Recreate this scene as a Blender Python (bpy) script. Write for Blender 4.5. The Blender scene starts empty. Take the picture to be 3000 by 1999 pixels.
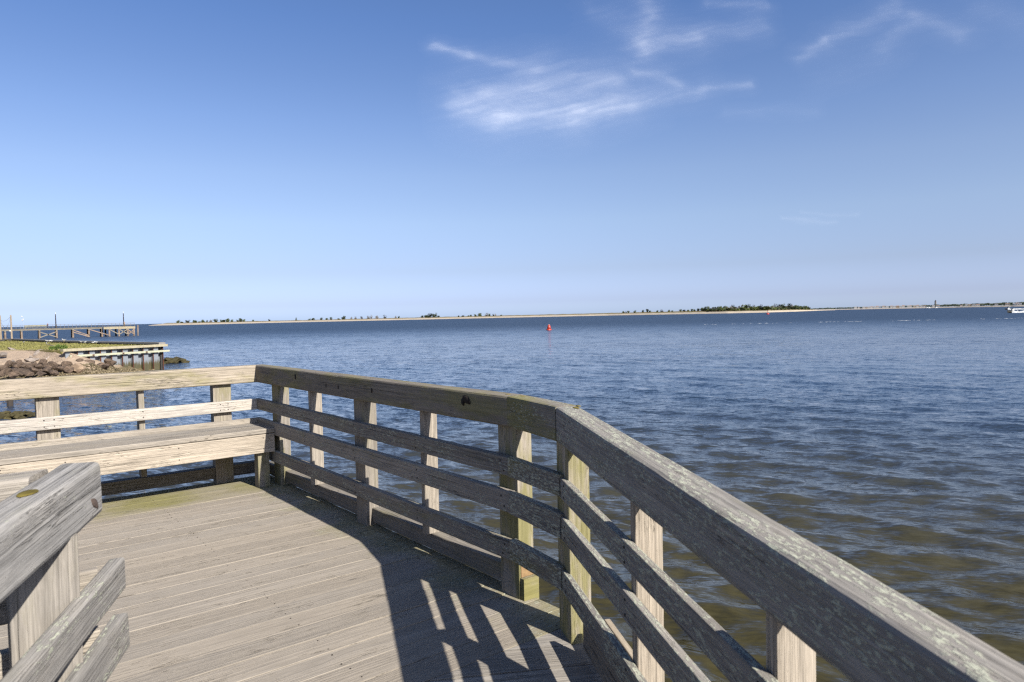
import bpy, math, random
import numpy as np
from mathutils import Matrix, Vector, noise as mnoise

sc = bpy.context.scene
C = sc.collection
rng = random.Random(7)

# ------------------------------------------------------------------ camera
# world frame: X along the deck planks, Y across them, deck top at z = 0, metres
TH, PITCH, ROLL = math.radians(38.318), math.radians(2.0245), math.radians(1.2339)
CAMZ, FPX = 1.30, 2070.9
cth, sth = math.cos(TH), math.sin(TH)
def w2(x, y, z):                       # level view frame -> world frame
    return Vector((x * cth + y * sth, -x * sth + y * cth, z))
cF = w2(0, math.cos(PITCH), -math.sin(PITCH))
cU = w2(0, math.sin(PITCH), math.cos(PITCH))
cR = w2(1, 0, 0)
right = cR * math.cos(ROLL) - cU * math.sin(ROLL)
up = cR * math.sin(ROLL) + cU * math.cos(ROLL)
cam = bpy.data.cameras.new('camera')
camo = bpy.data.objects.new('camera', cam)
C.objects.link(camo)
M = Matrix((right, up, -cF)).transposed().to_4x4()
M.translation = (0, 0, CAMZ)
camo.matrix_world = M
cam.sensor_width = 36.0
cam.lens = FPX * 36.0 / 3000.0
cam.clip_start, cam.clip_end = 0.05, 60000
cam.dof.use_dof = True
cam.dof.focus_distance = 6.0
cam.dof.aperture_fstop = 6.3
sc.camera = camo

# ------------------------------------------------------------------ light, sky
SUN_EL, SUN_AZ = math.radians(35.9), math.radians(174.35)     # azimuth clockwise from +Y
sdir = Vector((math.sin(SUN_AZ) * math.cos(SUN_EL), math.cos(SUN_AZ) * math.cos(SUN_EL), math.sin(SUN_EL)))
sun = bpy.data.lights.new('sun', 'SUN')
sun.energy, sun.angle, sun.color = 5.0, math.radians(0.53), (1.0, 0.945, 0.86)
suno = bpy.data.objects.new('sun', sun)
C.objects.link(suno)
suno.rotation_euler = sdir.to_track_quat('Z', 'Y').to_euler()
sc.view_settings.view_transform = 'Standard'
sc.view_settings.look = 'None'
sc.view_settings.exposure = 1.10
sc.view_settings.gamma = 1.0
sc.cycles.use_denoising = False
sc.cycles.filter_width = 1.3
sc.cycles.max_bounces = 6
sc.cycles.caustics_reflective = False
sc.cycles.caustics_refractive = False
SKY_STRENGTH = 0.07

class NT:
    """small helper for wiring shader nodes"""
    def __init__(s, nt): s.nt = nt
    def put(s, node, i, v):
        if v is None: return
        if isinstance(v, bpy.types.NodeSocket): s.nt.links.new(v, node.inputs[i])
        else: node.inputs[i].default_value = v
    def m(s, op, a, b=None, c=None, clamp=False):
        n = s.nt.nodes.new('ShaderNodeMath'); n.operation = op; n.use_clamp = clamp
        for i, v in enumerate((a, b, c)): s.put(n, i, v)
        return n.outputs[0]
    def v(s, op, a, b=None, sc_=None):
        n = s.nt.nodes.new('ShaderNodeVectorMath'); n.operation = op
        s.put(n, 0, a); s.put(n, 1, b)
        if sc_ is not None: s.put(n, 3, sc_)
        return n.outputs['Value'] if op in ('LENGTH', 'DOT_PRODUCT', 'DISTANCE') else n.outputs[0]
    def xyz(s, a, b, c):
        n = s.nt.nodes.new('ShaderNodeCombineXYZ')
        for i, v in enumerate((a, b, c)): s.put(n, i, v)
        return n.outputs[0]
    def sep(s, v):
        n = s.nt.nodes.new('ShaderNodeSeparateXYZ'); s.put(n, 0, v)
        return n.outputs[0], n.outputs[1], n.outputs[2]
    def noise(s, vec, scale=1.0, detail=2.0, rough=0.5, dist=0.0, color=False):
        n = s.nt.nodes.new('ShaderNodeTexNoise'); n.noise_dimensions = '3D'
        s.put(n, 'Vector', vec); s.put(n, 'Scale', scale); s.put(n, 'Detail', detail)
        s.put(n, 'Roughness', rough); s.put(n, 'Distortion', dist)
        return n.outputs['Color'] if color else n.outputs[0]
    def vor(s, vec, scale=1.0, feature='F1', out='Distance', rnd=1.0):
        n = s.nt.nodes.new('ShaderNodeTexVoronoi'); n.feature = feature
        s.put(n, 'Vector', vec); s.put(n, 'Scale', scale); s.put(n, 'Randomness', rnd)
        return n.outputs[out]
    def ss(s, x, a, b, lo=0.0, hi=1.0):
        n = s.nt.nodes.new('ShaderNodeMapRange'); n.interpolation_type = 'SMOOTHSTEP'
        for i, v in enumerate((x, a, b, lo, hi)): s.put(n, i, v)
        return n.outputs[0]
    def lin(s, x, a, b, lo=0.0, hi=1.0):
        n = s.nt.nodes.new('ShaderNodeMapRange')
        for i, v in enumerate((x, a, b, lo, hi)): s.put(n, i, v)
        return n.outputs[0]
    def mix(s, f, a, b, mode='MIX'):
        n = s.nt.nodes.new('ShaderNodeMix'); n.data_type = 'RGBA'; n.blend_type = mode
        s.put(n, 0, f)
        for i, v in ((6, a), (7, b)):
            if isinstance(v, tuple) and len(v) == 3: v = v + (1,)
            s.put(n, i, v)
        return n.outputs[2]
    def node(s, t, **kw):
        n = s.nt.nodes.new(t)
        for k, v in kw.items(): setattr(n, k, v)
        return n

def ray(x, y):                          # direction through photo pixel (3000 x 1999)
    return cF + right * ((x - 1500) / FPX) - up * ((y - 999.5) / FPX)
def at_z(x, y, z):
    d = ray(x, y); return Vector((0, 0, CAMZ)) + d * ((z - CAMZ) / d.z)
def at_d(x, y, D):                      # at horizontal distance D
    d = ray(x, y); return Vector((0, 0, CAMZ)) + d * (D / math.hypot(d.x, d.y))
def azel(x, y):                         # azimuth relative to the view axis, elevation (radians)
    d = ray(x, y).normalized()
    a = math.atan2(d.x, d.y) - TH
    return a, math.asin(d.z)

world = bpy.data.worlds.new('World'); sc.world = world; world.use_nodes = True
wn = world.node_tree; wn.nodes.clear(); w = NT(wn)
sky = w.node('ShaderNodeTexSky', sky_type='NISHITA', sun_disc=False, sun_elevation=SUN_EL, sun_rotation=SUN_AZ,
             altitude=0.0, air_density=0.55, dust_density=1.0, ozone_density=1.5)
# the sky of the photograph is a deeper blue above and a paler blue low down than the model's
dz = w.sep(w.node('ShaderNodeTexCoord').outputs['Generated'])[2]
ramp_ = w.node('ShaderNodeValToRGB'); wn.links.new(w.m('ARCSINE', w.m('MAXIMUM', dz, 0.0)), ramp_.inputs[0])
el_ = ramp_.color_ramp.elements
for i_, (deg, c_) in enumerate(((0, (.68, .73, .92)), (1.2, (.52, .51, .65)), (3.7, (.515, .465, .495)), (7.5, (.64, .58, .555)), (11.2, (.665, .62, .605)), (15, (.61, .615, .65)), (18.4, (.55, .59, .66)), (22.3, (.49, .575, .69)), (30, (.45, .55, .68)), (50, (.40, .50, .64)))):
    e_ = el_[i_] if i_ < 2 else el_.new(math.radians(deg)); e_.position = math.radians(deg); e_.color = c_ + (1,)
skyc = w.v('SCALE', w.v('MULTIPLY', sky.outputs[0], ramp_.outputs[0]), sc_=2.0)
bg1 = w.node('ShaderNodeBackground'); wn.links.new(skyc, bg1.inputs[0]); bg1.inputs[1].default_value = SKY_STRENGTH
wo = w.node('ShaderNodeOutputWorld'); wn.links.new(bg1.outputs[0], wo.inputs[0])

# ------------------------------------------------------------------ helpers
WM = {}
def reg(o, M4, parent=None):
    """link o with world matrix M4 under parent"""
    C.objects.link(o)
    if parent is not None:
        o.parent = parent
        o.matrix_basis = WM[parent].inverted() @ M4
    else:
        o.matrix_basis = M4
    WM[o] = M4
    return o
def T(x, y, z): return Matrix.Translation((x, y, z))
def tag(o, label, cat, group=None):
    o['label'] = label; o['category'] = cat
    if group: o['group'] = group
    return o
def structure(o): o['kind'] = 'structure'; return o
def stuff(o, label=None, cat=None):
    o['kind'] = 'stuff'
    if label: o['label'] = label
    if cat: o['category'] = cat
    return o
def empty(name, loc, label=None, cat=None, group=None, rz=0.0):
    o = bpy.data.objects.new(name, None); o.empty_display_size = 0.2
    reg(o, T(*loc) @ Matrix.Rotation(rz, 4, 'Z'))
    if label: tag(o, label, cat, group)
    return o
def mesh(name, verts, faces, mat, smooth=False):
    me = bpy.data.meshes.new(name)
    me.from_pydata([tuple(v) for v in verts], [], faces)
    if mat: me.materials.append(mat)
    if smooth:
        me.polygons.foreach_set('use_smooth', [True] * len(me.polygons))
    me.update()
    return me
def obj(name, me, M4=None, parent=None, color=None):
    o = bpy.data.objects.new(name, me)
    if color: o.color = color
    return reg(o, M4 if M4 is not None else Matrix(), parent)
class MB:
    """collects simple solids into one mesh"""
    def __init__(s): s.v, s.f = [], []
    def add(s, vs, fs):
        k = len(s.v); s.v += [tuple(q) for q in vs]; s.f += [tuple(i + k for i in f) for f in fs]; return s
    def box(s, x0, x1, y0, y1, z0, z1):
        vs = [(x, y, z) for z in (z0, z1) for y in (y0, y1) for x in (x0, x1)]
        return s.add(vs, [(0, 2, 3, 1), (4, 5, 7, 6), (0, 1, 5, 4), (2, 6, 7, 3), (0, 4, 6, 2), (1, 3, 7, 5)])
    def tube(s, a, b, r0, r1=None, n=8, cap=True):
        a, b = Vector(a), Vector(b); r1 = r0 if r1 is None else r1
        d = (b - a).normalized(); u = d.orthogonal().normalized(); q = d.cross(u)
        vs = []
        for c_, r in ((a, r0), (b, r1)):
            for i in range(n):
                t = 2 * math.pi * i / n; vs.append(c_ + (u * math.cos(t) + q * math.sin(t)) * r)
        fs = [(i, (i + 1) % n, n + (i + 1) % n, n + i) for i in range(n)]
        if cap: fs += [tuple(range(n - 1, -1, -1)), tuple(range(n, 2 * n))]
        return s.add(vs, fs)
    def beam(s, a, b, wd, ht):
        a, b = Vector(a), Vector(b); d = (b - a).normalized()
        side = d.cross(Vector((0, 0, 1)));
        side = side.normalized() if side.length > 1e-4 else Vector((1, 0, 0)); up_ = side.cross(d)
        vs = []
        for e in (a, b):
            for sx, sz in ((-1, -1), (1, -1), (1, 1), (-1, 1)):
                vs.append(e + side * (sx * wd / 2) + up_ * (sz * ht / 2))
        return s.add(vs, [(0, 3, 2, 1), (4, 5, 6, 7), (0, 1, 5, 4), (1, 2, 6, 5), (2, 3, 7, 6), (3, 0, 4, 7)])
    def lathe(s, prof, n=16, c=(0, 0, 0)):
        vs = []
        for r, z in prof:
            for i in range(n):
                t = 2 * math.pi * i / n; vs.append((c[0] + r * math.cos(t), c[1] + r * math.sin(t), c[2] + z))
        fs = []
        for k in range(len(prof) - 1):
            for i in range(n): fs.append((k * n + i, k * n + (i + 1) % n, (k + 1) * n + (i + 1) % n, (k + 1) * n + i))
        fs += [tuple(range(n - 1, -1, -1)), tuple(range((len(prof) - 1) * n, len(prof) * n))]
        return s.add(vs, fs)
    def build(s, name, mat, M4=None, parent=None, smooth=False, color=None):
        return obj(name, mesh(name, s.v, s.f, mat, smooth), M4, parent, color)
ORD = ['first', 'second', 'third', 'fourth', 'fifth', 'sixth', 'seventh', 'eighth', 'ninth', 'tenth', 'eleventh', 'twelfth',
       'thirteenth', 'fourteenth', 'fifteenth', 'sixteenth', 'seventeenth', 'eighteenth', 'nineteenth', 'twentieth',
       'twenty-first', 'twenty-second', 'twenty-third', 'twenty-fourth', 'twenty-fifth', 'twenty-sixth', 'twenty-seventh']

ORD += ['twenty-eighth', 'twenty-ninth', 'thirtieth', 'thirty-first', 'thirty-second', 'thirty-third', 'thirty-fourth', 'thirty-fifth', 'thirty-sixth', 'thirty-seventh', 'thirty-eighth', 'thirty-ninth', 'fortieth', 'forty-first', 'forty-second']

# ------------------------------------------------------------------ materials
def new_mat(name):
    m = bpy.data.materials.new(name); m.use_nodes = True
    nt = m.node_tree; nt.nodes.clear(); g = NT(nt)
    bs = g.node('ShaderNodeBsdfPrincipled'); out = g.node('ShaderNodeOutputMaterial')
    nt.links.new(bs.outputs[0], out.inputs[0])
    return m, g, bs
def bump(g, bs, h, strength=0.5, dist=0.01):
    b = g.node('ShaderNodeBump'); b.inputs['Strength'].default_value = strength; b.inputs['Distance'].default_value = dist
    g.put(b, 'Height', h); g.nt.links.new(b.outputs[0], bs.inputs['Normal'])
def plain(name, col, rough=0.7, var=0.25, scale=3.0, spec=0.3, metal=0.0, bmp=0.0):
    m, g, bs = new_mat(name)
    P = g.node('ShaderNodeTexCoord').outputs['Object']
    rnd = g.node('ShaderNodeObjectInfo').outputs['Random']
    q = g.v('ADD', P, g.v('SCALE', (13.0, 7.0, 3.0), sc_=rnd))
    n = g.noise(q, scale, 5.0, 0.6)
    f = g.m('MULTIPLY', g.lin(n, 0.25, 0.75, 1 - var, 1 + var), g.lin(rnd, 0, 1, 1 - var * .4, 1 + var * .4))
    c = g.v('SCALE', tuple(v * 0.72 for v in col), sc_=f)
    g.nt.links.new(c, bs.inputs['Base Color'])
    bs.inputs['Roughness'].default_value = rough; bs.inputs['Specular IOR Level'].default_value = spec; bs.inputs['Metallic'].default_value = metal
    if bmp: bump(g, bs, n, 0.6, bmp)
    return m

def wood(name, zone=False):
    """weathered timber, grain along local X. Object colour: r green algae, g lichen, b brightness/2, a tan (fresh) share"""
    m, g, bs = new_mat(name)
    P = g.node('ShaderNodeTexCoord').outputs['Object']
    oi = g.node('ShaderNodeObjectInfo'); rnd = oi.outputs['Random']
    cr, cg, cb = g.sep(oi.outputs['Color']); ca = oi.outputs['Alpha']
    q = g.v('ADD', P, g.v('SCALE', (37.0, 11.3, 23.7), sc_=rnd))
    x, y, z = g.sep(q); lx, ly, lz = g.sep(P)
    wq = g.noise(g.v('MULTIPLY', q, (0.9, 4.0, 4.0)), 1.0, 2.0, 0.5, color=True)
    wx, wy, wz = g.sep(g.v('SUBTRACT', wq, (0.5, 0.5, 0.5)))
    kd = g.vor(g.v('MULTIPLY', q, (1.25, 5.0, 5.0)), 1.0)
    kn = g.ss(kd, 0.24, 0.0)                       # grain swelling round a knot
    r2 = g.m('FRACT', g.m('MULTIPLY', rnd, 7.31)); r3 = g.m('FRACT', g.m('MULTIPLY', rnd, 17.77))
    py = g.m('ADD', g.m('ADD', ly, g.lin(r2, 0, 1, -0.12, 0.12)), g.m('MULTIPLY', wx, 0.022))
    pz = g.m('ADD', g.m('ADD', lz, g.lin(r3, 0, 1, 0.03, 0.11)), g.m('MULTIPLY', wy, 0.022))
    rad = g.m('ADD', g.m('SQRT', g.m('ADD', g.m('MULTIPLY', py, py), g.m('MULTIPLY', pz, pz))), g.m('MULTIPLY', kn, 0.016))
    ring = g.noise(g.xyz(g.m('MULTIPLY', rad, 260.0), g.m('MULTIPLY', x, 0.35), g.m('MULTIPLY', rnd, 40.0)), 1.0, 2.0, 0.65)
    ringb = g.ss(ring, 0.34, 0.62)
    fib = g.noise(g.v('MULTIPLY', q, (11.0, 300.0, 300.0)), 1.0, 2.0, 0.75)
    fibl = g.noise(g.v('MULTIPLY', q, (3.0, 85.0, 85.0)), 1.0, 3.0, 0.7)
    blot = g.noise(g.v('MULTIPLY', q, (3.4, 10.0, 10.0)), 1.0, 5.0, 0.7)
    knot = g.m('MULTIPLY', g.ss(kd, 0.070, 0.040), g.ss(r2, 0.2, 0.3))
    crk = g.m('MULTIPLY', g.ss(g.m('ABSOLUTE', g.m('SUBTRACT', fibl, 0.5)), 0.012, 0.002), g.ss(blot, 0.55, 0.64))
    base = g.mix(ca, (0.365, 0.350, 0.328), (0.50, 0.415, 0.31))
    base = g.mix(g.m('MULTIPLY', g.ss(blot, 0.45, 0.68), g.lin(ca, 0, 1, 0.15, 0.6)), base, (0.40, 0.345, 0.27))
    f = g.m('MULTIPLY', g.m('MULTIPLY', cb, 1.38), g.lin(r3, 0, 1, *((0.95, 1.05) if zone else (0.87, 1.13))))
    f = g.m('MULTIPLY', f, g.lin(ringb, 0, 1, *((0.90, 1.04) if zone else (0.80, 1.07))))
    f = g.m('MULTIPLY', f, g.lin(fib, 0.2, 0.8, *((0.80, 1.17) if zone else (0.68, 1.28))))
    f = g.m('MULTIPLY', f, g.lin(fibl, 0.25, 0.75, *((0.89, 1.09) if zone else (0.78, 1.20))))
    f = g.m('MULTIPLY', f, g.lin(blot, 0.25, 0.75, *((0.86, 1.12) if zone else (0.78, 1.20))))
    f = g.m('MULTIPLY', f, g.lin(knot, 0, 1, 1.0, 0.45))
    if not zone:
        lc = g.noise(g.v('MULTIPLY', q, (0.7, 48.0, 48.0)), 1.0, 2.0, 0.6)
        crk = g.m('MAXIMUM', crk, g.m('MULTIPLY', g.ss(g.m('ABSOLUTE', g.m('SUBTRACT', lc, 0.5)), 0.009, 0.002), g.ss(g.m('ADD', wz, 0.5), 0.50, 0.60)))
    f = g.m('MULTIPLY', f, g.lin(crk, 0, 1, 1.0, 0.42))
    col = g.v('SCALE', base, sc_=f)
    # algae
    gn = g.noise(g.v('MULTIPLY', q, (2.2, 9.0, 9.0)), 1.0, 5.0, 0.65)
    galg = g.m('MULTIPLY', g.ss(gn, g.m('SUBTRACT', 0.62, g.m('MULTIPLY', cr, 0.5)), g.m('SUBTRACT', 0.84, g.m('MULTIPLY', cr, 0.5))), g.m('MINIMUM', g.m('MULTIPLY', cr, 1.5), 0.85))
    if zone:
        gp = g.node('ShaderNodeNewGeometry').outputs['Position']
        gx, gy, gz = g.sep(gp)
        zn = g.noise(g.v('MULTIPLY', gp, (3.0, 7.0, 1.0)), 1.0, 5.0, 0.6)
        zz = g.ss(g.m('ADD', gy, g.m('MULTIPLY', g.m('SUBTRACT', zn, 0.5), 0.5)), 5.28, 5.56)
        zn2 = g.noise(g.v('MULTIPLY', gp, (2.2, 2.6, 1.0)), 1.0, 5.0, 0.65)
        z2 = g.m('MULTIPLY', g.ss(g.m('ADD', gx, g.m('MULTIPLY', g.m('SUBTRACT', zn2, 0.5), 1.0)), 1.72, 2.02), 0.5)
        galg = g.m('MAXIMUM', galg, g.m('MAXIMUM', g.m('MULTIPLY', zz, g.ss(zn2, 0.3, 0.65, 0.25, 0.85)), z2))
    col = g.mix(galg, col, g.mix(fibl, (0.13, 0.125, 0.032), (0.29, 0.262, 0.085)))
    # lichen
    ln = g.noise(g.v('MULTIPLY', q, (42.0, 130.0, 130.0)), 1.0, 3.0, 0.7)
    lp = g.noise(g.v('MULTIPLY', q, (5.0, 16.0, 16.0)), 1.0, 4.0, 0.65)
    fl = g.m('SUBTRACT', 0.605, g.m('MULTIPLY', cg, 0.13)); pt_ = g.m('SUBTRACT', 0.605, g.m('MULTIPLY', cg, 0.27))
    lich = g.m('MULTIPLY', g.ss(ln, fl, g.m('ADD', fl, 0.05)), g.ss(lp, pt_, g.m('ADD', pt_, 0.10)))
    lich = g.m('MULTIPLY', lich, g.m('GREATER_THAN', cg, 0.01))
    if zone:
        lz_ = g.m('MULTIPLY', g.ss(g.noise(g.v('MULTIPLY', gp, (20.0, 60.0, 1.0)), 1.0, 5.0, 0.7), 0.54, 0.60), g.ss(g.m('ADD', gx, g.m('MULTIPLY', g.m('SUBTRACT', zn2, 0.5), 0.9)), 1.72, 1.9))
        lich = g.m('MAXIMUM', lich, g.m('MULTIPLY', lz_, 0.75))
    col = g.mix(g.m('MULTIPLY', lich, 0.85), col, g.mix(ln, (0.36, 0.37, 0.285), (0.50, 0.51, 0.40)))
    g.nt.links.new(col, bs.inputs['Base Color'])
    bs.inputs['Roughness'].default_value = 0.86; bs.inputs['Specular IOR Level'].default_value = 0.22
    h = g.m('ADD', g.m('MULTIPLY', ringb, 0.5), g.m('MULTIPLY', fib, 0.45))
    h = g.m('ADD', h, g.m('MULTIPLY', fibl, 0.5)); h = g.m('SUBTRACT', h, g.m('MULTIPLY', crk, 1.6)); h = g.m('ADD', h, g.m('MULTIPLY', lich, 0.6))
    h = g.m('SUBTRACT', h, g.m('MULTIPLY', knot, 0.6))
    bump(g, bs, h, 0.9, 0.0022)
    return m
M_WOOD = wood('weathered_wood'); M_DECK = wood('weathered_deck_wood', True)
M_DARK = plain('dark_underside_timber', (0.10, 0.085, 0.065), 0.9)  # dark timber colour of the frame below the planks
M_NAIL = plain('rusty_nail', (0.035, 0.026, 0.022), 0.75, 0.3, 40.0)
M_MOSS = plain('moss', (0.25, 0.20, 0.05), 0.95, 0.55, 22.0, 0.1, 0.0, 0.004)
M_KNOT = plain('dark_knot_wood', (0.028, 0.022, 0.018), 0.9, 0.6, 60.0, 0.2, 0.0, 0.006)

# ------------------------------------------------------------------ timber pieces
def board(name, A, B, wd, ht, parent, col, mat=None, bev=0.004, sk0=0.0, sk1=0.0, seg=None, wob=0.0012, seed=None, upv=None, gap=0.0):
    """timber from A to B (centre line), wd sideways, ht upwards, ends cut with skew (dx per unit of local y)"""
    A, B = Vector(A), Vector(B); X = (B - A).normalized()
    if gap: A, B = A + X * gap, B - X * gap
    L = (B - A).length
    U = Vector(upv) if upv else Vector((0, 0, 1))
    Y = U.cross(X).normalized(); Z = X.cross(Y)
    R = Matrix((X, Y, Z)).transposed().to_4x4()
    seg = seg or max(2, min(40, int(L / 0.12)))
    r = random.Random(seed if seed is not None else hash((round(A.x, 3), round(A.y, 3), round(A.z, 3), round(L, 3))) & 0xffff)
    ph = [r.uniform(0, 50) for _ in range(4)]
    cs = []
    for sy, sz in ((1, 1), (-1, 1), (-1, -1), (1, -1)):
        cy, cz = sy * (wd / 2 - bev), sz * (ht / 2 - bev)
        a0 = math.atan2(sz, sy) - math.pi / 4
        for k in range(3):
            a = a0 + k * math.pi / 4
            cs.append((cy + bev * math.cos(a), cz + bev * math.sin(a)))
    n = len(cs); vs = []
    for i in range(seg + 1):
        x = L * i / seg
        for j, (y, z) in enumerate(cs):
            q = Vector((x * 2.2 + ph[0], y * 9 + ph[1], z * 9 + ph[2]))
            dn = mnoise.noise_vector(q) * wob + mnoise.noise_vector(q * 7) * wob * .55
            t0 = 1 - i / seg; t1 = i / seg
            vs.append((x + (y + wd / 2) * (sk0 * t0 + sk1 * t1), y + dn.y, z + dn.z))
    fs = []
    for i in range(seg):
        for j in range(n):
            fs.append((i * n + j, i * n + (j + 1) % n, (i + 1) * n + (j + 1) % n, (i + 1) * n + j))
    fs += [tuple(range(n - 1, -1, -1)), tuple(range(seg * n, (seg + 1) * n))]
    fs = [tuple(reversed(f)) for f in fs]
    M4 = T(*A) @ R
    me = mesh(name, vs, fs, mat or M_WOOD)
    # orient outwards
    return obj(name, me, M4, parent, col)
def upright(name, x, y, z0, z1, sx, sy, parent, col, rz=0.0, mat=None, bev=0.004, seed=None):
    """post: centre x,y; sx,sy section in a frame turned by rz"""
    return board(name, (x, y, z0), (x, y, z1), sy, sx, parent, col, mat, bev, seed=seed, upv=(math.cos(rz), math.sin(rz), 0))
def nails(pts, nrm, parent, r=0.0055):
    mb = MB(); nrm = Vector(nrm).normalized()
    for q in pts:
        q = Vector(q); mb.tube(q - nrm * 0.002, q + nrm * 0.0016, r, r * .8, 7)
    o = mb.build('nail_heads', M_NAIL, WM[parent].copy() if False else None, parent); return stuff(o)

# levels of the rails (z of lower and upper edge)
ZT = (0.798, 0.939); Z2 = (0.573, 0.662); Z3 = (0.404, 0.503); Z4 = (0.186, 0.275)
def zc(z): return (z[0] + z[1]) / 2
def zh(z): return z[1] - z[0]
UA, VL = 1.95, 5.893            # inner rail faces of the two straight runs
TW = 0.098                      # top rail width
BX, BY = 1.879, 2.087           # bend of the right railing (inner face)
RA = math.radians(63.7)         # heading of the ramp; it falls away from the deck
CD = Vector((-math.cos(RA), -math.sin(RA), 0)); CN = Vector((math.sin(RA), -math.cos(RA), 0))
RSL = 0.0608
def ramp(y): return RSL * (y - 2.157)
def cp(s, o, z):
    q = Vector((BX, BY, z)) + CD * s + CN * o; y = BY + CD.y * s
    return Vector((q.x, q.y, z + ramp(y) - ramp(BY)))

GREY = (0.10, 0.16, 0.36, 0.10)

# ------------------------------------------------------------------ deck and walkway
rim = MB()
for yy in (2.25, 3.1, 4.0, 4.9, 5.8): rim.box(-4.4, 2.02, yy - .02, yy + .02, -0.29, -0.048)
rim.box(1.985, 2.025, 2.0, 5.99, -0.29, -0.047)
for xx in (-3.8, -1.9, 0.0, 1.85):
    for yy in (2.4, 5.5): rim.tube((xx, yy, -6.0), (xx, yy, -0.285), 0.13, 0.12, 12)
deck = rim.build('deck', M_DARK); structure(deck)
PITCHB = 0.1465; GAP = 0.0045
v0 = 2.160
k = 0
moss = MB()
while v0 + k * PITCHB < 5.97:
    a = v0 + k * PITCHB + GAP / 2; b = min(a + PITCHB - GAP, 6.02)
    yc = (a + b) / 2; dz = rng.uniform(-.0015, .0015)
    board('plank', (-4.4, yc, -0.019 + dz), (2.065 + rng.uniform(-.004, .004), yc, -0.019 + dz + rng.uniform(-.001, .001)), b - a, 0.038, deck,
          (0.04, 0.0, rng.uniform(.525, .565), rng.uniform(.48, .70)), M_DECK, 0.0018, seg=44, wob=0.0010, seed=100 + k)
    moss.box(-4.4, 2.05, a - GAP + .0006, a - .0006, -0.03, -0.0065)
    k += 1
stuff(moss.build('gap_moss', M_MOSS, None, deck))
nk = MB()
for kk in range(26):
    yc = v0 + (kk + .5) * PITCHB
    for xx in (1.93, 1.11, 0.29, -0.53, -1.35):
        for e in (-.045, .045):
            x_, y_ = xx + rng.uniform(-.008, .008), yc + e + rng.uniform(-.005, .005); nk.tube((x_, y_, -.004), (x_, y_, .0010), .0033, .0033, 6)
stuff(nk.build('nail_heads', M_NAIL, None, deck))
# walkway planks, square to the near right railing, cut off along the first deck plank
wrim = MB()
for o_ in (-1.3, -0.65, 0.0): wrim.beam(cp(0.75, o_, -0.17), cp(3.2, o_, -0.17), .04, .23)
for o_ in (-1.3, 0.0):
    for s_ in (1.2, 3.0): wrim.tube(cp(s_, o_, -6), cp(s_, o_, -0.28), .13, .12, 12)
walk = wrim.build('walkway', M_DARK); structure(walk)
def clip(poly, f):
    out = []
    for i in range(len(poly)):
        a, b = poly[i], poly[(i + 1) % len(poly)]; fa, fb = f(a), f(b)
        if fa >= 0: out.append(a)
        if (fa >= 0) != (fb >= 0):
            t = fa / (fa - fb); out.append((a[0] + (b[0] - a[0]) * t, a[1] + (b[1] - a[1]) * t))
    return out
for k in range(-5, 21):
    s0 = 0.053 + k * 0.1495; s1 = s0 + 0.1495 - .006
    # local frame: x = offset o, y = -s
    poly = [(-1.62, -s1), (0.165, -s1), (0.165, -s0), (-1.62, -s0)]
    fy_ = lambda q: 2.157 - (BY + CD.y * (-q[1]) + CN.y * q[0])
    poly = clip(poly, fy_)
    if len(poly) < 3: continue
    sub = []
    n_ = len(poly)
    dz = rng.uniform(-.0015, .0015)
    vs = [(x_, y_, -0.0385 + dz) for x_, y_ in poly] + [(x_, y_, -0.0005 + dz) for x_, y_ in poly]
    fs = [tuple(range(n_ - 1, -1, -1)), tuple(range(n_, 2 * n_))] + [(i, (i + 1) % n_, n_ + (i + 1) % n_, n_ + i) for i in range(n_)]
    M4 = Matrix((CN, -CD, Vector((0, 0, 1)))).transposed().to_4x4(); M4.translation = (BX, BY, 0)
    # centre the local frame on the plank so that its grain runs through it
    yc = -(s0 + s1) / 2
    vs = [(x_, y_ - yc, z_ + .02) for x_, y_, z_ in vs]
    obj('plank', mesh('plank', vs, fs, M_WOOD), T(0, 2.157, 0) @ Matrix.Rotation(math.atan(RSL), 4, 'X') @ T(0, -2.157, 0) @ M4 @ T(0, yc, -.02), walk, (0.10, 0.06, rng.uniform(.46, .54), rng.uniform(.1, .4)))

# ------------------------------------------------------------------ railings
def four(parent, A, B, nvec, cols, names=(Z2, Z3, Z4), sk=(0, 0), th=0.038):
    """three middle rails from A to B (inner face line), thickness towards nvec"""
    res = []
    for z, c in zip(names, cols):
        o = Vector(nvec) * (th / 2 - .004)
        res.append(board('rail', (A[0] + o.x, A[1] + o.y, zc(z)), (B[0] + o.x, B[1] + o.y, zc(z)), th, zh(z), parent, c, None, 0.004, sk[0], sk[1], gap=.0022))
    return res

# back railing behind the bench (runs along X)
rl = empty('railing', (0, VL, 0), 'straight weathered railing behind the long bench at the far edge', 'railing', 'railings round the deck')
board('top_rail', (-4.4, VL + TW / 2, zc(ZT)), (UA + .0, VL + TW / 2, zc(ZT)), TW, zh(ZT), rl, (0.36, 0.07, 0.62, 0.75), None, 0.010, 0, 0.98)
board('rail', (-4.4, VL + .019, zc(Z2)), (UA, VL + .019, zc(Z2)), .038, zh(Z2), rl, (0.10, 0.25, 0.80, 0.25), None, .005)
board('rail', (-4.4, VL + .019, zc(Z3)), (UA, VL + .019, zc(Z3)), .038, zh(Z3), rl, (0.22, 0.12, 0.62, 0.5), None, .005)
for x_ in (-2.65, -1.15, 0.505, 1.69):
    upright('post', x_, VL + .042 + .045, -0.4, ZT[0] - .001, .14, .089, rl, (0.30, 0.0, 0.52, 0.55))
for x_ in (-1.9, -0.35, 1.10):
    upright('baluster', x_, VL + .042 + .045, 0.138, ZT[0] - .001, .040, .089, rl, (0.16, 0.0, 0.50, 0.5))
xs = [-4.4, -2.65, -1.15, 0.505, 1.69, 2.02]
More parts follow.
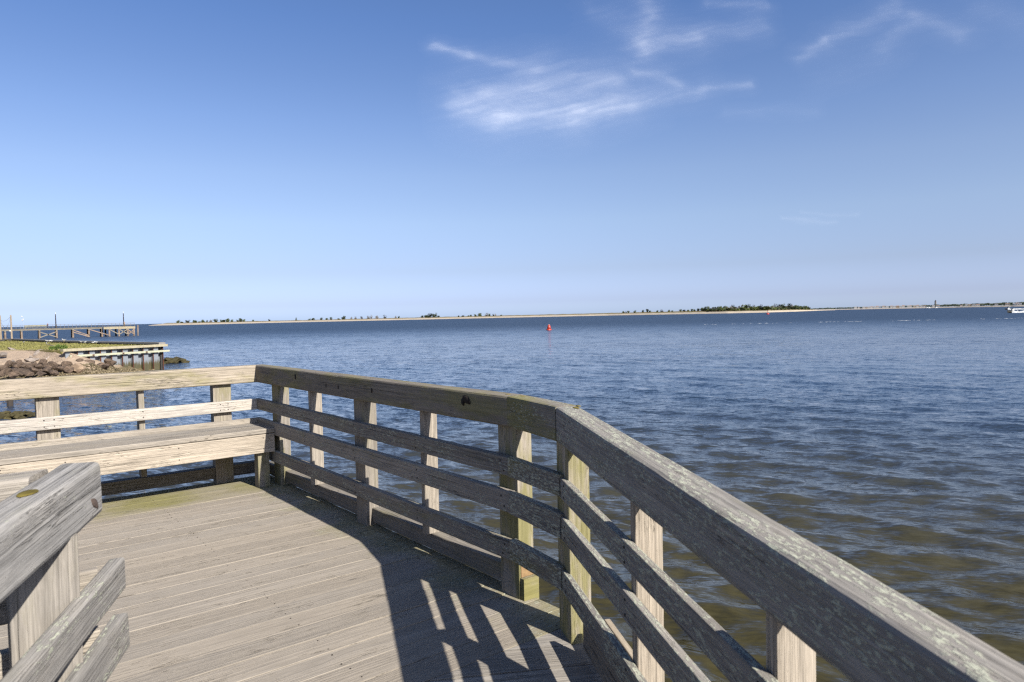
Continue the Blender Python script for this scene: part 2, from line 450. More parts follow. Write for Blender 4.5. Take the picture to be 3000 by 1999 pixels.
for a, b in zip(xs[:-1], xs[1:]):
    a_ = a + (.072 if a > -4.3 else 0); b_ = b - (.072 if b < 2 else .0)
    board('kick_board', (a_, VL + .10, .083), (b_, VL + .10, .083), .089, .092, rl, (0.25, 0.05, 0.30, 0.3))
nails([(x_ + dx_, VL, z_) for x_ in (-1.15, 0.505, 1.69, 1.10) for dx_ in ((-.03, .03) if x_ != 1.10 else (0,)) for z_ in (.595, .640)], (0, -1, 0), rl)

# right railing: long straight run, short bend piece
ra = empty('railing', (UA, 4.2, 0), 'shaded weathered railing on the right, from the bench corner to the bend', 'railing', 'railings round the deck')
DK = (0.16, 0.20, 0.34, 0.16)
angB = math.atan2(2.515 - BY, UA - BX); dB = Vector((BX - UA, BY - 2.515, 0)).normalized(); nB = Vector((-dB.y, dB.x, 0))
half1 = (math.pi / 2 - angB) / 2
tA = math.tan(half1)
angC = math.atan2(-CD.y, -CD.x); half2 = (angB - angC) / 2; tB = math.tan(half2)
# run along -Y: local y points to +X (outwards)
tr = board('top_rail', (UA + TW / 2, VL, zc(ZT)), (UA + TW / 2, 2.515 + .046 * tA * 0, zc(ZT)), TW, zh(ZT), ra, (0.36, 0.16, 0.40, 0.60), None, 0.010, -0.98, tA)
TBX, TBY = BX + CN.x * -.018 + CD.x * .018, BY + CN.y * -.018 + CD.y * .018
trb = board('top_rail', Vector((UA, 2.515, zc(ZT))) + nB * TW / 2, Vector((TBX, TBY, zc(ZT))) + nB * TW / 2, TW, zh(ZT), ra, (0.50, 0.52, 0.38, 0.45), None, 0.011, -tA, tB, gap=.0022)
for z, c in ((Z2, (0.22, 0.52, 0.48, 0.32)), (Z3, (0.18, 0.48, 0.50, 0.36)), (Z4, (0.24, 0.58, 0.46, 0.34))):
    board('rail', (UA + .019, VL + (.038 if z != Z4 else .05), zc(z)), (UA + .019, 2.5155, zc(z)), .038, zh(z), ra, c, None, .005)
four(ra, (UA, 2.515), (BX, BY), nB, [(0.36, 0.86, 0.44, .3), (0.32, 0.82, 0.44, .3), (0.36, 0.92, 0.42, .3)], (Z2, Z3, (Z4[0] + .006, Z4[1] + .010)), (-tA * .5, tB))
PC = (0.40, 0.0, 0.50, 0.50)
upright('post', UA + .042 + .045, 5.581, -0.4, ZT[0] - .001, .14, .089, ra, (0.46, 0.0, 0.50, 0.42), math.pi / 2)
upright('post', UA + .042 + .045, 4.10, -0.4, ZT[0] - .001, .14, .089, ra, (0.25, 0.10, 0.52, 0.50), math.pi / 2)
# post at the bend start, notched on its near side
pp = upright('post', UA + .042 + .045, 2.574, -0.4, ZT[0] - .001, .14, .089, ra, (0.52, 0.06, 0.62, 0.55), math.pi / 2)
nb = MB().box(UA + .05, UA + .127, 2.4985, 2.5045, 0.10, 0.195)
nb.build('notch_face', plain('fresh_cut_wood', (0.42, 0.27, 0.13), .8, .35, 30), None, ra)
nb2 = MB().box(UA + .046, UA + .135, 2.476, 2.5035, -0.02, 0.098)
nb2.build('post_foot', M_WOOD, T(UA + .09, 2.49, .04) if False else None, ra, color=(0.62, 0.0, 0.50, .65))
upright('baluster', UA + .042 + .045, 4.89, 0.111, ZT[0] - .001, .040, .089, ra, (0.05, 0.0, 0.56, 0.55), math.pi / 2)
upright('baluster', UA + .042 + .045, 3.337, 0.111, ZT[0] - .001, .040, .089, ra, (0.05, 0.0, 0.56, 0.60), math.pi / 2)
for a, b in ((5.508, 4.173), (4.027, 2.647)):
    board('kick_board', (UA + .082 + .036, a, .065), (UA + .082 + .036, b, .065), .074, .090, ra, (0.26, 0.05, 0.40, 0.45), None, .005)
board('kick_board', (UA + .118, VL + .09, .065), (UA + .118, 5.654, .065), .074, .090, ra, (0.4, 0.05, 0.34, 0.3), None, .005)
npts = []
for y_ in (5.58, 4.88, 4.10, 3.34, 2.56):
    for z in (Z2, Z3, Z4):
        for d_ in (.022, -.022): npts.append((UA, y_ + rng.uniform(-.015, .015), zc(z) + d_))
nails(npts, (-1, 0, 0), ra)
nails([Vector((UA, 2.515, zc(z) + d_)) + dB * s_ for z in (Z2, Z3, Z4) for d_ in (.02, -.024) for s_ in (.03, .44)], -nB, ra)
# big open knot in the top rail
def blob(name, c, rx, ry, rz, mat, parent, X, Y, seed=0, n=10, amp=.25):
    r = random.Random(seed); X = Vector(X).normalized(); Y = Vector(Y).normalized(); Z = X.cross(Y)
    vs, fs = [], []
    rings_ = 5
    for i in range(rings_ + 1):
        t = math.pi * i / rings_
        for j in range(n):
            a = 2 * math.pi * j / n; k_ = 1 + r.uniform(-amp, amp)
            vs.append(Vector(c) + X * (rx * math.sin(t) * math.cos(a) * k_) + Y * (ry * math.sin(t) * math.sin(a) * k_) + Z * (rz * math.cos(t)))
    for i in range(rings_):
        for j in range(n): fs.append((i * n + j, i * n + (j + 1) % n, (i + 1) * n + (j + 1) % n, (i + 1) * n + j))
    return obj(name, mesh(name, vs, fs, mat, True), None, parent)
blob('knot', (UA - .0005, 2.835, .896), .034, .020, .0045, M_KNOT, tr, (0, 1, .25), (0, -.25, 1), 3)
blob('knot', (UA - .0005, 2.862, .885), .016, .018, .004, M_KNOT, tr, (0, 1, 0), (0, 0, 1), 5)
for y_, z_, r_ in ((4.49, .86, .010), (4.30, .862, .009), (3.83, .872, .011), (5.03, .89, .014)):
    blob('knot', (UA - .0003, y_, z_), r_, r_ * 1.6, .002, M_KNOT, tr, (0, 1, 0), (0, 0, 1), int(y_ * 100), 8, .2)
def plug(c, rx, ry, X, Y, parent, seed):
    blob('moss_plug', c, rx, ry, .0022, M_MOSS, parent, X, Y, seed, 12, .12)
plug(Vector((UA, 2.47, .9385)) + nB * .05, .022, .013, dB, nB, trb, 1)
plug(Vector((UA, 2.57, .9385)) + Vector((.05, 0, 0)), .02, .012, dB, nB, tr, 2)

# near right railing
rc = empty('railing', (BX, BY, 0), 'near right railing with lichen-spotted top rail running towards the viewer', 'railing', 'railings round the deck')
SE = 3.4
trc = board('top_rail', cp(.018, TW / 2 - .018, zc(ZT)), cp(SE, TW / 2 - .018, zc(ZT)), TW, zh(ZT), rc, (0.22, 0.72, 0.48, 0.18), None, 0.013, -tB, 0, seg=60, wob=.0022, gap=.0022)
C2, C3, C4 = (.568, .650), (.402, .493), (.188, .276)
for z, c in ((C2, (0.16, 0.80, 0.50, .22)), (C3, (0.16, 0.76, 0.52, .24)), (C4, (0.24, 0.90, 0.46, .24))):
    board('rail', cp(0, .013, zc(z)), cp(SE, .013, zc(z)), .026, zh(z), rc, c, None, .004, -tB, 0, wob=.0014, gap=.0022)
aP = math.radians(67)
pb = Vector((1.930, 2.165, 0)) + Vector((-math.cos(aP), -math.sin(aP), 0)) * .07 + Vector((math.sin(aP), -math.cos(aP), 0)) * .045
upright('post', pb.x, pb.y, -0.4, ZT[0] - .001, .14, .089, rc, (0.52, 0.02, 0.68, 0.60), aP)
aC = math.atan2(-CD.y, -CD.x)
for s_, c in ((.70, (0.0, 0.0, 0.60, 0.75)), (1.44, (0.02, 0.0, 0.62, 0.65)), (2.18, (0.02, 0.0, 0.6, 0.6)), (2.92, (0.02, 0.0, 0.6, 0.6))):
    q = cp(s_, .028 + .045, 0.0)
    upright('baluster', q.x, q.y, q.z + 0.112, q.z + ZT[0] - .004, .042, .089, rc, c, aC)
board('kick_board', cp(.16, .046, .085), cp(SE, .046, .085), .024, .105, rc, (0.0, 0.03, 0.46, 0.6), None, .003)
board('kick_board', cp(.16, .130, .085), cp(SE, .130, .085), .024, .110, rc, (0.0, 0.0, 0.62, 1.0), None, .003)
nails([cp(s_, 0, zc(z) + d_) for s_ in (.05, .70, 1.44) for z in (C2, C3, C4) for d_ in (.022, -.024)], -CN, rc)
plug(cp(.055, .055, .9385), .026, .012, CD, CN, trc, 4); plug(cp(.02, .075, .9385), .02, .010, CD, CN, trc, 5)

# near left railing with its corner
DA = RA; DD = Vector((math.cos(DA), math.sin(DA), 0)); DN = Vector((-math.sin(DA), math.cos(DA), 0))   # DN away from the walkway
D0 = Vector((.294, 2.149, 0))
rd = empty('railing', (.2, 2.05, 0), 'near left railing corner, pale grey top rail with a split knot at its end', 'railing', 'railings round the deck')
def dp(s, o, z):
    q = D0 - DD * s + DN * o; return Vector((q.x, q.y, z + min(0.0, ramp((D0 - DD * s).y))))
PD = (0.14, 0.12, 0.70, 0.0)
trd = board('top_rail', dp(3.2, TW / 2, zc(ZT)), dp(0, TW / 2, zc(ZT)), TW, zh(ZT), rd, PD, None, 0.014, 0, 0, seg=60, wob=.0022)
for z, e in ((Z2, .045), (Z3, .06), (Z4, .05)):
    board('rail', dp(3.2, -.016, zc(z)), dp(-e, -.016, zc(z)), .038, zh(z), rd, (0.10, 0.50, 0.50, .10), None, .006, 0, -.2, wob=.0022)
upright('post', .146, 2.036, -0.4, ZT[0] - .001, .14, .14, rd, (0.22, 0.0, 0.60, 0.30))
for s_ in (.85, 1.6, 2.35):
    q = dp(s_, .007 + .045, 0); upright('baluster', q.x, q.y, 0.05, ZT[0] - .001, .042, .089, rd, (0.05, 0, .5, .4), DA)
board('top_rail', (-4.4, 2.088, zc(ZT)), (.128, 2.088, zc(ZT)), TW, zh(ZT), rd, (0.16, 0.06, 0.60, 0.35), None, 0.010, 0, .494)
for z in (Z2, Z3, Z4):
    board('rail', (-4.4, 2.128, zc(z)), (.272, 2.128, zc(z)), .038, zh(z), rd, (0.10, 0.10, 0.66, .5), None, .005)
for x_ in (-.70, -1.5, -2.3, -3.1): upright('baluster', x_, 2.063, 0.112, ZT[0] - .001, .042, .089, rd, (0.05, 0, .5, .4))
board('kick_board', (-4.4, 2.063, .065), (.075, 2.063, .065), .078, .09, rd, (0.2, 0, .4, .3))
plug(dp(.27, .060, .9385), .040, .020, DD, DN, trd, 8)
blob('knot', dp(.052, -.0002, .842), .030, .011, .0022, plain('split_knot_wood', (.15, .11, .09), .9, .6, 70, .2, 0, .006), trd, DD * .8 - Vector((0, 0, .5)), DD * .5 + Vector((0, 0, .8)), 9, 12, .2)

# ------------------------------------------------------------------ bench
bench = empty('bench', (1.0, 5.6, 0), 'long built-in plank bench against the back railing', 'bench')
BF = 5.4986
board('seat_plank', (-4.4, BF + .098, .4445), (1.948, BF + .098, .4445), .196, .038, bench, (0.10, 0.02, 0.60, 0.46), None, .006)
board('seat_plank', (-4.4, BF + .295, .4445), (1.948, BF + .295, .4445), .188, .038, bench, (0.06, 0.03, 0.56, 0.30), None, .006)
board('apron', (-4.4, BF + .019, .3495), (1.948, BF + .019, .3495), .038, .146, bench, (0.02, 0.0, 0.66, 0.70), None, .004)
for x_ in (1.872, 0.2, -1.6):
    upright('leg', x_, BF + .038 + .047, 0.002, .424, .089, .089, bench, (0.40, 0.0, 0.48, 0.45))
    board('bearer', (x_ + .066, BF + .040, .379), (x_ + .066, VL + .0, .379), .038, .089, bench, (0.15, 0, .4, .3))
nails([(x_, BF, .3495 + d_) for x_ in (1.86, 1.25, .55, .2) for d_ in (.045, -.04)], (0, -1, 0), bench, .005)
blob('knot', (0.52, BF - .0003, .355), .022, .013, .0012, plain('brown_knot', (0.16, .085, .045), .8, .5, 60), bench, (1, 0, 0), (0, 0, 1), 12, 12, .12)

# ------------------------------------------------------------------ water
WZ = -2.7
def water_mesh():
    rs = [0.8]
    while rs[-1] < 30000: rs.append(rs[-1] * 1.0095 + 0.004)
    rs = np.array(rs)
    fine = np.radians(np.arange(-52, 52.001, 0.2)) + TH
    coarse = np.radians(np.arange(56, 304.1, 4.0)) + TH
    an = np.concatenate([fine, coarse]); n = len(an)
    R, A = np.meshgrid(rs, an, indexing='ij')
    X = R * np.sin(A); Y = R * np.cos(A)
    Zz = np.zeros_like(X)
    r = np.random.RandomState(5)
    cell = R * 0.0098
    waves = [(lam, math.radians(78) + r.normal(0, .22), .026 * (.6 if lam > 2.6 else 1.0)) for lam in np.geomspace(0.9, 4.2, 26)]
    waves += [(lam, math.radians(52) + r.normal(0, .5), .040) for lam in np.geomspace(0.20, 1.5, 54)]
    for lam, th, st in waves:
        k = 2 * math.pi / lam
        wgt = np.clip((lam / cell - 2.5) / 3.0, 0, 1)
        arg = k * (X * math.sin(th) + Y * math.cos(th)) + r.uniform(0, 6.28)
        Zz += st / k * wgt * (np.sin(arg) + 0.30 * np.cos(2 * arg))
    V = np.stack([X, Y, Zz + WZ], -1).reshape(-1, 3)
    m = len(rs)
    I, J = np.meshgrid(np.arange(m - 1), np.arange(n), indexing='ij')
    J2 = (J + 1) % n
    Fq = np.stack([I * n + J, I * n + J2, (I + 1) * n + J2, (I + 1) * n + J], -1).reshape(-1, 4)
    Fq = Fq[:, ::-1]
    me = bpy.data.meshes.new('water')
    me.vertices.add(len(V)); me.vertices.foreach_set('co', V.astype(np.float32).ravel())
    me.loops.add(Fq.size); me.loops.foreach_set('vertex_index', Fq.astype(np.int32).ravel())
    me.polygons.add(len(Fq)); me.polygons.foreach_set('loop_start', np.arange(0, Fq.size, 4, dtype=np.int32))
    me.polygons.foreach_set('use_smooth', np.ones(len(Fq), dtype=bool))
    me.update(calc_edges=True); me.validate()
    return me
def water_mat():
    m, g, bs = new_mat('river_water')
    geo = g.node('ShaderNodeNewGeometry'); P = geo.outputs['Position']; Nn = geo.outputs['Normal']
    # ripples: slopes straight from noise, stretched along the crests
    a = math.radians(56)
    x, y, z = g.sep(P)
    xr = g.m('ADD', g.m('MULTIPLY', x, math.cos(a)), g.m('MULTIPLY', y, -math.sin(a)))
    yr = g.m('ADD', g.m('MULTIPLY', x, math.sin(a)), g.m('MULTIPLY', y, math.cos(a)))
    def slope(sx, sy, amt, det, seed):
        c = g.noise(g.xyz(g.m('MULTIPLY', xr, sx), g.m('MULTIPLY', yr, sy), seed), 1.0, det, 0.55, color=True)
        c = g.v('SUBTRACT', c, (0.5, 0.5, 0.5))
        return g.v('MULTIPLY', c, (amt * 0.75, amt, 0.0))
    dist = g.v('LENGTH', P)
    far = g.ss(dist, 25.0, 160.0)
    gust = g.noise(g.xyz(g.m('MULTIPLY', xr, 0.012), g.m('MULTIPLY', yr, 0.05), 3.0), 1.0, 4.0, 0.6)
    gk = g.lin(gust, 0.3, 0.7, 0.6, 1.35)
    s1 = slope(1.8, 6.0, 1.15, 4.0, 0.0)
    s3 = slope(7.0, 24.0, 0.95, 4.0, 4.0)
    s2 = slope(0.33, 1.4, 1.5, 4.0, 7.0)
    s = g.v('ADD', g.v('ADD', s1, s3), g.v('SCALE', s2, sc_=far))
    s = g.v('SCALE', s, sc_=gk)
    nrm = g.v('NORMALIZE', g.v('ADD', Nn, s))
    g.nt.links.new(nrm, bs.inputs['Normal'])
    cn = g.noise(g.xyz(g.m('MULTIPLY', xr, 0.05), g.m('MULTIPLY', yr, 0.10), 1.0), 1.0, 3.0, 0.5)
    near = g.ss(dist, 5.0, 40.0)
    c1 = g.mix(cn, (0.030, 0.0265, 0.0095), (0.042, 0.035, 0.013))
    c2 = g.mix(cn, (0.012, 0.025, 0.047), (0.0155, 0.0295, 0.053))  # far body colour made bluer to stand in for reflected sky
    g.nt.links.new(g.mix(near, c1, c2), bs.inputs['Base Color'])
    g.nt.links.new(g.lin(g.ss(dist, 25.0, 330.0), 0, 1, 0.035, 0.43), bs.inputs['Roughness'])
    bs.inputs['IOR'].default_value = 1.333
    bs.inputs['Specular IOR Level'].default_value = 0.5
    return m
wme = water_mesh(); wme.materials.append(water_mat())
water = structure(obj('water', wme))
M_FOAM = plain('foam', (0.78, 0.80, 0.80), 0.8, 0.25, 2.0)

#@FAR2
# ------------------------------------------------------------------ peninsula on the left: lawn, bank, bulkhead
LZ = -0.62
lawn_pts = [(-60, 140), (-60, 78), (-10, 76), (3, 71.9), (4.7, 70.2), (6.1, 66.2), (6.6, 65.15), (14.0, 68.0), (11.7, 80), (9, 97), (6.5, 118.6), (5.1, 122.5), (-2, 140)]
def lawn_mat():
    m, g, bs = new_mat('mown_grass')
    P = g.node('ShaderNodeNewGeometry').outputs['Position']
    n1 = g.noise(P, 0.35, 5.0, 0.6); n2 = g.noise(g.v('MULTIPLY', P, (3.0, 1.2, 1.0)), 1.0, 5.0, 0.7); n3 = g.noise(P, 9.0, 3.0, 0.7)
    c = g.mix(g.ss(n1, 0.35, 0.65), (0.15, 0.152, 0.037), (0.235, 0.205, 0.08))
    c = g.mix(g.m('MULTIPLY', g.ss(n2, 0.5, 0.75), 0.6), c, (0.29, 0.24, 0.13))
    c = g.v('SCALE', c, sc_=g.lin(n3, 0.25, 0.75, 0.72, 1.25))
    g.nt.links.new(c, bs.inputs['Base Color']); bs.inputs['Roughness'].default_value = 0.95; bs.inputs['Specular IOR Level'].default_value = 0.1
    bump(g, bs, n3, 0.8, 0.05)
    return m
def in_poly(x, y, poly):
    c = False; n = len(poly)
    for i in range(n):
        x1, y1 = poly[i]; x2, y2 = poly[(i + 1) % n]
        if (y1 > y) != (y2 > y) and x < (x2 - x1) * (y - y1) / (y2 - y1) + x1: c = not c
    return c
lawn = structure(obj('lawn', mesh('lawn', [(x, y, LZ) for x, y in lawn_pts] + [(x, y, LZ - 4) for x, y in lawn_pts],
    [tuple(range(len(lawn_pts)))] + [(i, i + len(lawn_pts), (i + 1) % len(lawn_pts) + len(lawn_pts), (i + 1) % len(lawn_pts)) for i in range(len(lawn_pts))], lawn_mat())))
lawn.data.flip_normals() if lawn.data.polygons[0].normal.z < 0 else None
# grass blades: short tufts over the part of the lawn that is seen
tv, tf = [], []
r = random.Random(11)
while len(tv) < 3 * 9000:
    x, y = r.uniform(-3, 14), 64 + 60 * r.random() ** 1.6
    if not in_poly(x, y, lawn_pts): continue
    h = r.uniform(.03, .10) * (1.6 if r.random() < .08 else 1); a = r.uniform(0, 6.28); wd = r.uniform(.03, .08)
    k = len(tv)
    tv += [(x - wd * math.cos(a), y - wd * math.sin(a), LZ), (x + wd * math.cos(a), y + wd * math.sin(a), LZ), (x + r.uniform(-.05, .05), y + r.uniform(-.05, .05), LZ + h)]
    tf.append((k, k + 1, k + 2))
M_GRASS = plain('grass_blades', (0.28, 0.265, 0.085), 0.9, 0.4, 0.6)
stuff(obj('lawn_grass', mesh('lawn_grass', tv, tf, M_GRASS)), 'short dry green grass on the lawn behind the bulkhead', 'grass')

# sloping bank from the lawn edge down to the water
top_line = [(-30, 78), (-10, 76), (3, 72.1), (4.7, 70.4), (6.1, 66.4), (6.9, 64.8), (9.5, 65.9), (12.2, 66.9), (14.0, 67.6)]
toe_line = [(-30, 62), (-10, 60), (2, 57.5), (6, 57.5), (8, 58.5), (10, 60.5), (11.5, 62.5), (13.0, 65.4), (13.7, 67.2)]
tz_line = [-0.60, -0.60, -0.60, -0.60, -0.60, -0.62, -1.7, -2.40, -2.75]
def lerp_line(L, t):
    f = t * (len(L) - 1); i = min(int(f), len(L) - 2); u = f - i
    return tuple(a + (b - a) * u for a, b in zip(L[i], L[i + 1]))
tzl = [(z,) for z in tz_line]
bv, bf = [], []
NU, NV = 150, 40
def bank_z(t, s, x, y):
    zt = lerp_line(tzl, t)[0]
    prof = s ** 0.9
    z = zt + (-3.0 - zt) * prof
    nz = mnoise.fractal(Vector((x * .9, y * .9, 3.1)), 1.0, 2.0, 4) * .22 * math.sin(math.pi * min(1, s * 1.1))
    return z + nz
for i in range(NU + 1):
    t = i / NU; a = lerp_line(top_line, t); b = lerp_line(toe_line, t)
    for j in range(NV + 1):
        s_ = j / NV; x = a[0] + (b[0] - a[0]) * s_; y = a[1] + (b[1] - a[1]) * s_
        bv.append((x, y, bank_z(t, s_, x, y)))
for i in range(NU):
    for j in range(NV):
        k = i * (NV + 1) + j; bf.append((k, k + NV + 1, k + NV + 2, k + 1))
def bank_mat():
    m, g, bs = new_mat('dry_bank')
    P = g.node('ShaderNodeNewGeometry').outputs['Position']; x, y, z = g.sep(P)
    n = g.noise(g.v('MULTIPLY', P, (6.0, 6.0, 14.0)), 1.0, 5.0, 0.7); n2 = g.noise(P, 1.2, 3.0, 0.6)
    c = g.mix(n, (0.22, 0.16, 0.11), (0.50, 0.385, 0.28))
    low = g.ss(g.m('ADD', z, g.m('MULTIPLY', n2, 0.5)), -1.75, -2.1)
    c2 = g.mix(n, (0.05, 0.037, 0.013), (0.20, 0.155, 0.075))
    c = g.mix(low, c, c2)
    g.nt.links.new(c, bs.inputs['Base Color']); bs.inputs['Roughness'].default_value = 0.95
    bump(g, bs, n, 1.0, 0.08)
    return m
bank = structure(obj('bank', mesh('bank', bv, bf, bank_mat())))
if bank.data.polygons[0].normal.z < 0: bank.data.flip_normals()

def rock_mesh(name, seed, mat, flat=0.0, sub=2):
    import bmesh
    bm = bmesh.new(); bmesh.ops.create_icosphere(bm, subdivisions=sub, radius=1.0)
    r = random.Random(seed); o = Vector((r.uniform(-50, 50), r.uniform(-50, 50), r.uniform(-50, 50)))
    planes = []
    for _ in range(12):
        d = Vector((r.gauss(0, 1), r.gauss(0, 1), r.gauss(0, 1))).normalized(); planes.append((d, r.uniform(.42, .78)))
    for v in bm.verts:
        c = v.co.copy()
        for d, k in planes:
            e = c.dot(d) - k
            if e > 0: c -= d * e
        c *= 1.12 + 0.10 * mnoise.noise(c * 2.3 + o)
        v.co = c
    me = bpy.data.meshes.new(name); bm.to_mesh(me); bm.free(); me.materials.append(mat)
    return me
def rock_mat(name, c1, c2, white=0.0):
    m, g, bs = new_mat(name)
    P = g.node('ShaderNodeTexCoord').outputs['Object']; rnd = g.node('ShaderNodeObjectInfo').outputs['Random']
    q = g.v('ADD', P, g.v('SCALE', (31.0, 17.0, 5.0), sc_=rnd))
    n = g.noise(q, 1.6, 5.0, 0.65); n2 = g.noise(q, 6.0, 4.0, 0.7)
    c = g.mix(g.ss(n, 0.3, 0.7), c1, c2); c = g.v('SCALE', c, sc_=g.m('MULTIPLY', g.lin(n2, 0.25, 0.75, 0.75, 1.25), g.lin(rnd, 0, 1, .8, 1.25)))
    if white: c = g.mix(g.m('MULTIPLY', g.ss(g.noise(q, 3.0, 5.0, 0.7), 0.55, 0.60), white), c, (0.72, 0.70, 0.66))
    g.nt.links.new(c, bs.inputs['Base Color']); bs.inputs['Roughness'].default_value = 0.85
    bump(g, bs, n2, 0.7, 0.06)
    return m
R_DARK = rock_mat('dark_rock', (0.045, 0.029, 0.019), (0.140, 0.095, 0.062))
R_PALE = rock_mat('pale_rock', (0.17, 0.14, 0.115), (0.28, 0.235, 0.20))
R_WHITE = rock_mat('white_stained_rock', (0.16, 0.125, 0.10), (0.25, 0.20, 0.165), 0.9)
R_TAN = rock_mat('tan_rock', (0.20, 0.14, 0.09), (0.29, 0.21, 0.14))
rz = lambda x, y: (x / 9.804, 1000 + y / 9.804)
def rock_at(zx, zy, w_, h_, mat, seed, label, group=None, D=None, flat=1.0, name='boulder'):
    px, py = rz(zx, zy)
    if D is None:
        D = 72.0 - (py - 1024) / (1102 - 1024) * 13.5
        if px > 190: D = min(D, 63.5 + (px - 190) * .014)
    c = at_d(px, py, D); k = D / FPX / 9.804
    o = obj(name, rock_mesh(name, seed, mat), None)
    r = random.Random(seed)
    M4 = T(*c) @ Matrix.Rotation(r.uniform(0, 6.28), 4, 'Z') @ Matrix.Rotation(r.uniform(-.3, .3), 4, 'X') @ Matrix.Diagonal((w_ * k * .60, w_ * k * r.uniform(.45, .65), h_ * k * .68, 1))
    o.matrix_basis = M4; WM[o] = M4
    tag(o, label, 'rock', group)
    return o
DKL = 'dark brown boulder piled along the shore below the dry bank'
dark = [(240, 660, 170, 150), (390, 640, 160, 130), (600, 650, 220, 130), (560, 600, 130, 80), (960, 650, 190, 120), (1200, 620, 210, 140), (710, 740, 220, 120),
    (640, 880, 300, 180), (400, 860, 260, 160), (160, 890, 250, 170), (380, 970, 190, 110), (970, 850, 320, 180), (1100, 720, 210, 120), (1310, 840, 260, 180),
    (1300, 690, 230, 150), (1580, 750, 260, 190), (1500, 670, 210, 110), (1780, 620, 220, 160), (1940, 650, 240, 190), (1790, 790, 220, 150), (60, 800, 170, 130),
    (30, 950, 160, 130), (830, 760, 180, 120), (1450, 760, 200, 130), (2020, 800, 240, 150), (1660, 640, 160, 110), (480, 740, 190, 120), (880, 690, 150, 100),
    (2280, 590, 190, 140), (2590, 640, 360, 150), (2480, 700, 210, 110), (2900, 690, 240, 130), (3180, 620, 330, 180), (3050, 720, 200, 100), (2700, 720, 220, 100),
    (1200, 930, 220, 110), (800, 950, 200, 110), (1560, 900, 200, 110)]
rowof = lambda zy: 'upper' if zy < 690 else ('middle' if zy < 830 else 'lower')
for nm in ('upper', 'middle', 'lower'):
    for k, q in enumerate(sorted(b for b in dark if rowof(b[1]) == nm)):
        rock_at(*q, R_DARK, 300 + dark.index(q), f'{ORD[k]} dark brown boulder from the left in the {nm} row of shore rocks', 'boulders along the shore')
rock_at(2170, 790, 330, 190, R_TAN, 401, 'flat tan slab of rock lit by the sun at the foot of the bulkhead')
rock_at(1150, 420, 270, 210, R_PALE, 402, 'pale grey rounded boulder half buried in the dry bank')
rock_at(1640, 390, 330, 230, R_WHITE, 403, 'largest pale boulder with white stains beside the bulkhead end')
rock_at(1420, 540, 260, 160, R_WHITE, 404, 'low boulder blotched white below the largest pale boulder')
rock_at(900, 550, 270, 110, R_PALE, 405, 'long pale tan rock lying over the dark boulders')
rock_at(900, 455, 75, 70, R_PALE, 406, 'small pale stone standing upright on the dry bank')
rock_at(345, 235, 150, 80, R_PALE, 407, 'grey rock at the edge of the lawn')
rock_at(110, 400, 160, 110, R_PALE, 408, 'pale rock on the dry bank at the left edge of the photo')
rock_at(1730, 270, 200, 80, R_PALE, 409, 'flat pale rock at the top corner of the bulkhead')
rock_at(380, 600, 120, 90, R_PALE, 410, 'small pale rock on top of the dark boulders at left')
# shell and stone rubble at the foot
mb = MB(); r = random.Random(21)
prot = []
for k in range(6):
    me = rock_mesh('rubble_piece', 700 + k, R_DARK, sub=1)
    prot.append(([tuple(v.co) for v in me.vertices], [tuple(p_.vertices) for p_ in me.polygons])); bpy.data.meshes.remove(me)
for k in range(1500):
    t = r.uniform(.24, .97); s_ = r.uniform(.42, .93); a = lerp_line(top_line, t); b = lerp_line(toe_line, t)
    x = a[0] + (b[0] - a[0]) * s_; y = a[1] + (b[1] - a[1]) * s_; z = bank_z(t, s_, x, y)
    if z < WZ - .2: continue
    vs, fs = r.choice(prot); sc_ = r.uniform(.05, .17); a0 = r.uniform(0, 6.28); ca, sa = math.cos(a0), math.sin(a0)
    mb.add([(x + (v[0] * ca - v[1] * sa) * sc_, y + (v[0] * sa + v[1] * ca) * sc_, z + v[2] * sc_ * .6 + .02) for v in vs], fs)
M_RUB = None
def rub_mat():
    m, g, bs = new_mat('shell_rubble')
    P = g.node('ShaderNodeNewGeometry').outputs['Position']
    c = g.nt.nodes.new('ShaderNodeValToRGB'); g.nt.links.new(g.noise(P, 7.0, 2.0, 0.8), c.inputs[0])
    e = c.color_ramp.elements; e[0].position = .34; e[0].color = (.025, .02, .012, 1); e[1].position = .66; e[1].color = (.32, .26, .165, 1)
    e2 = c.color_ramp.elements.new(.5); e2.color = (.11, .082, .035, 1)
    g.nt.links.new(c.outputs[0], bs.inputs['Base Color']); bs.inputs['Roughness'].default_value = .9
    return m
stuff(mb.build('shore_rubble', rub_mat()), 'broken shells and small stones strewn along the waterline', 'rubble')

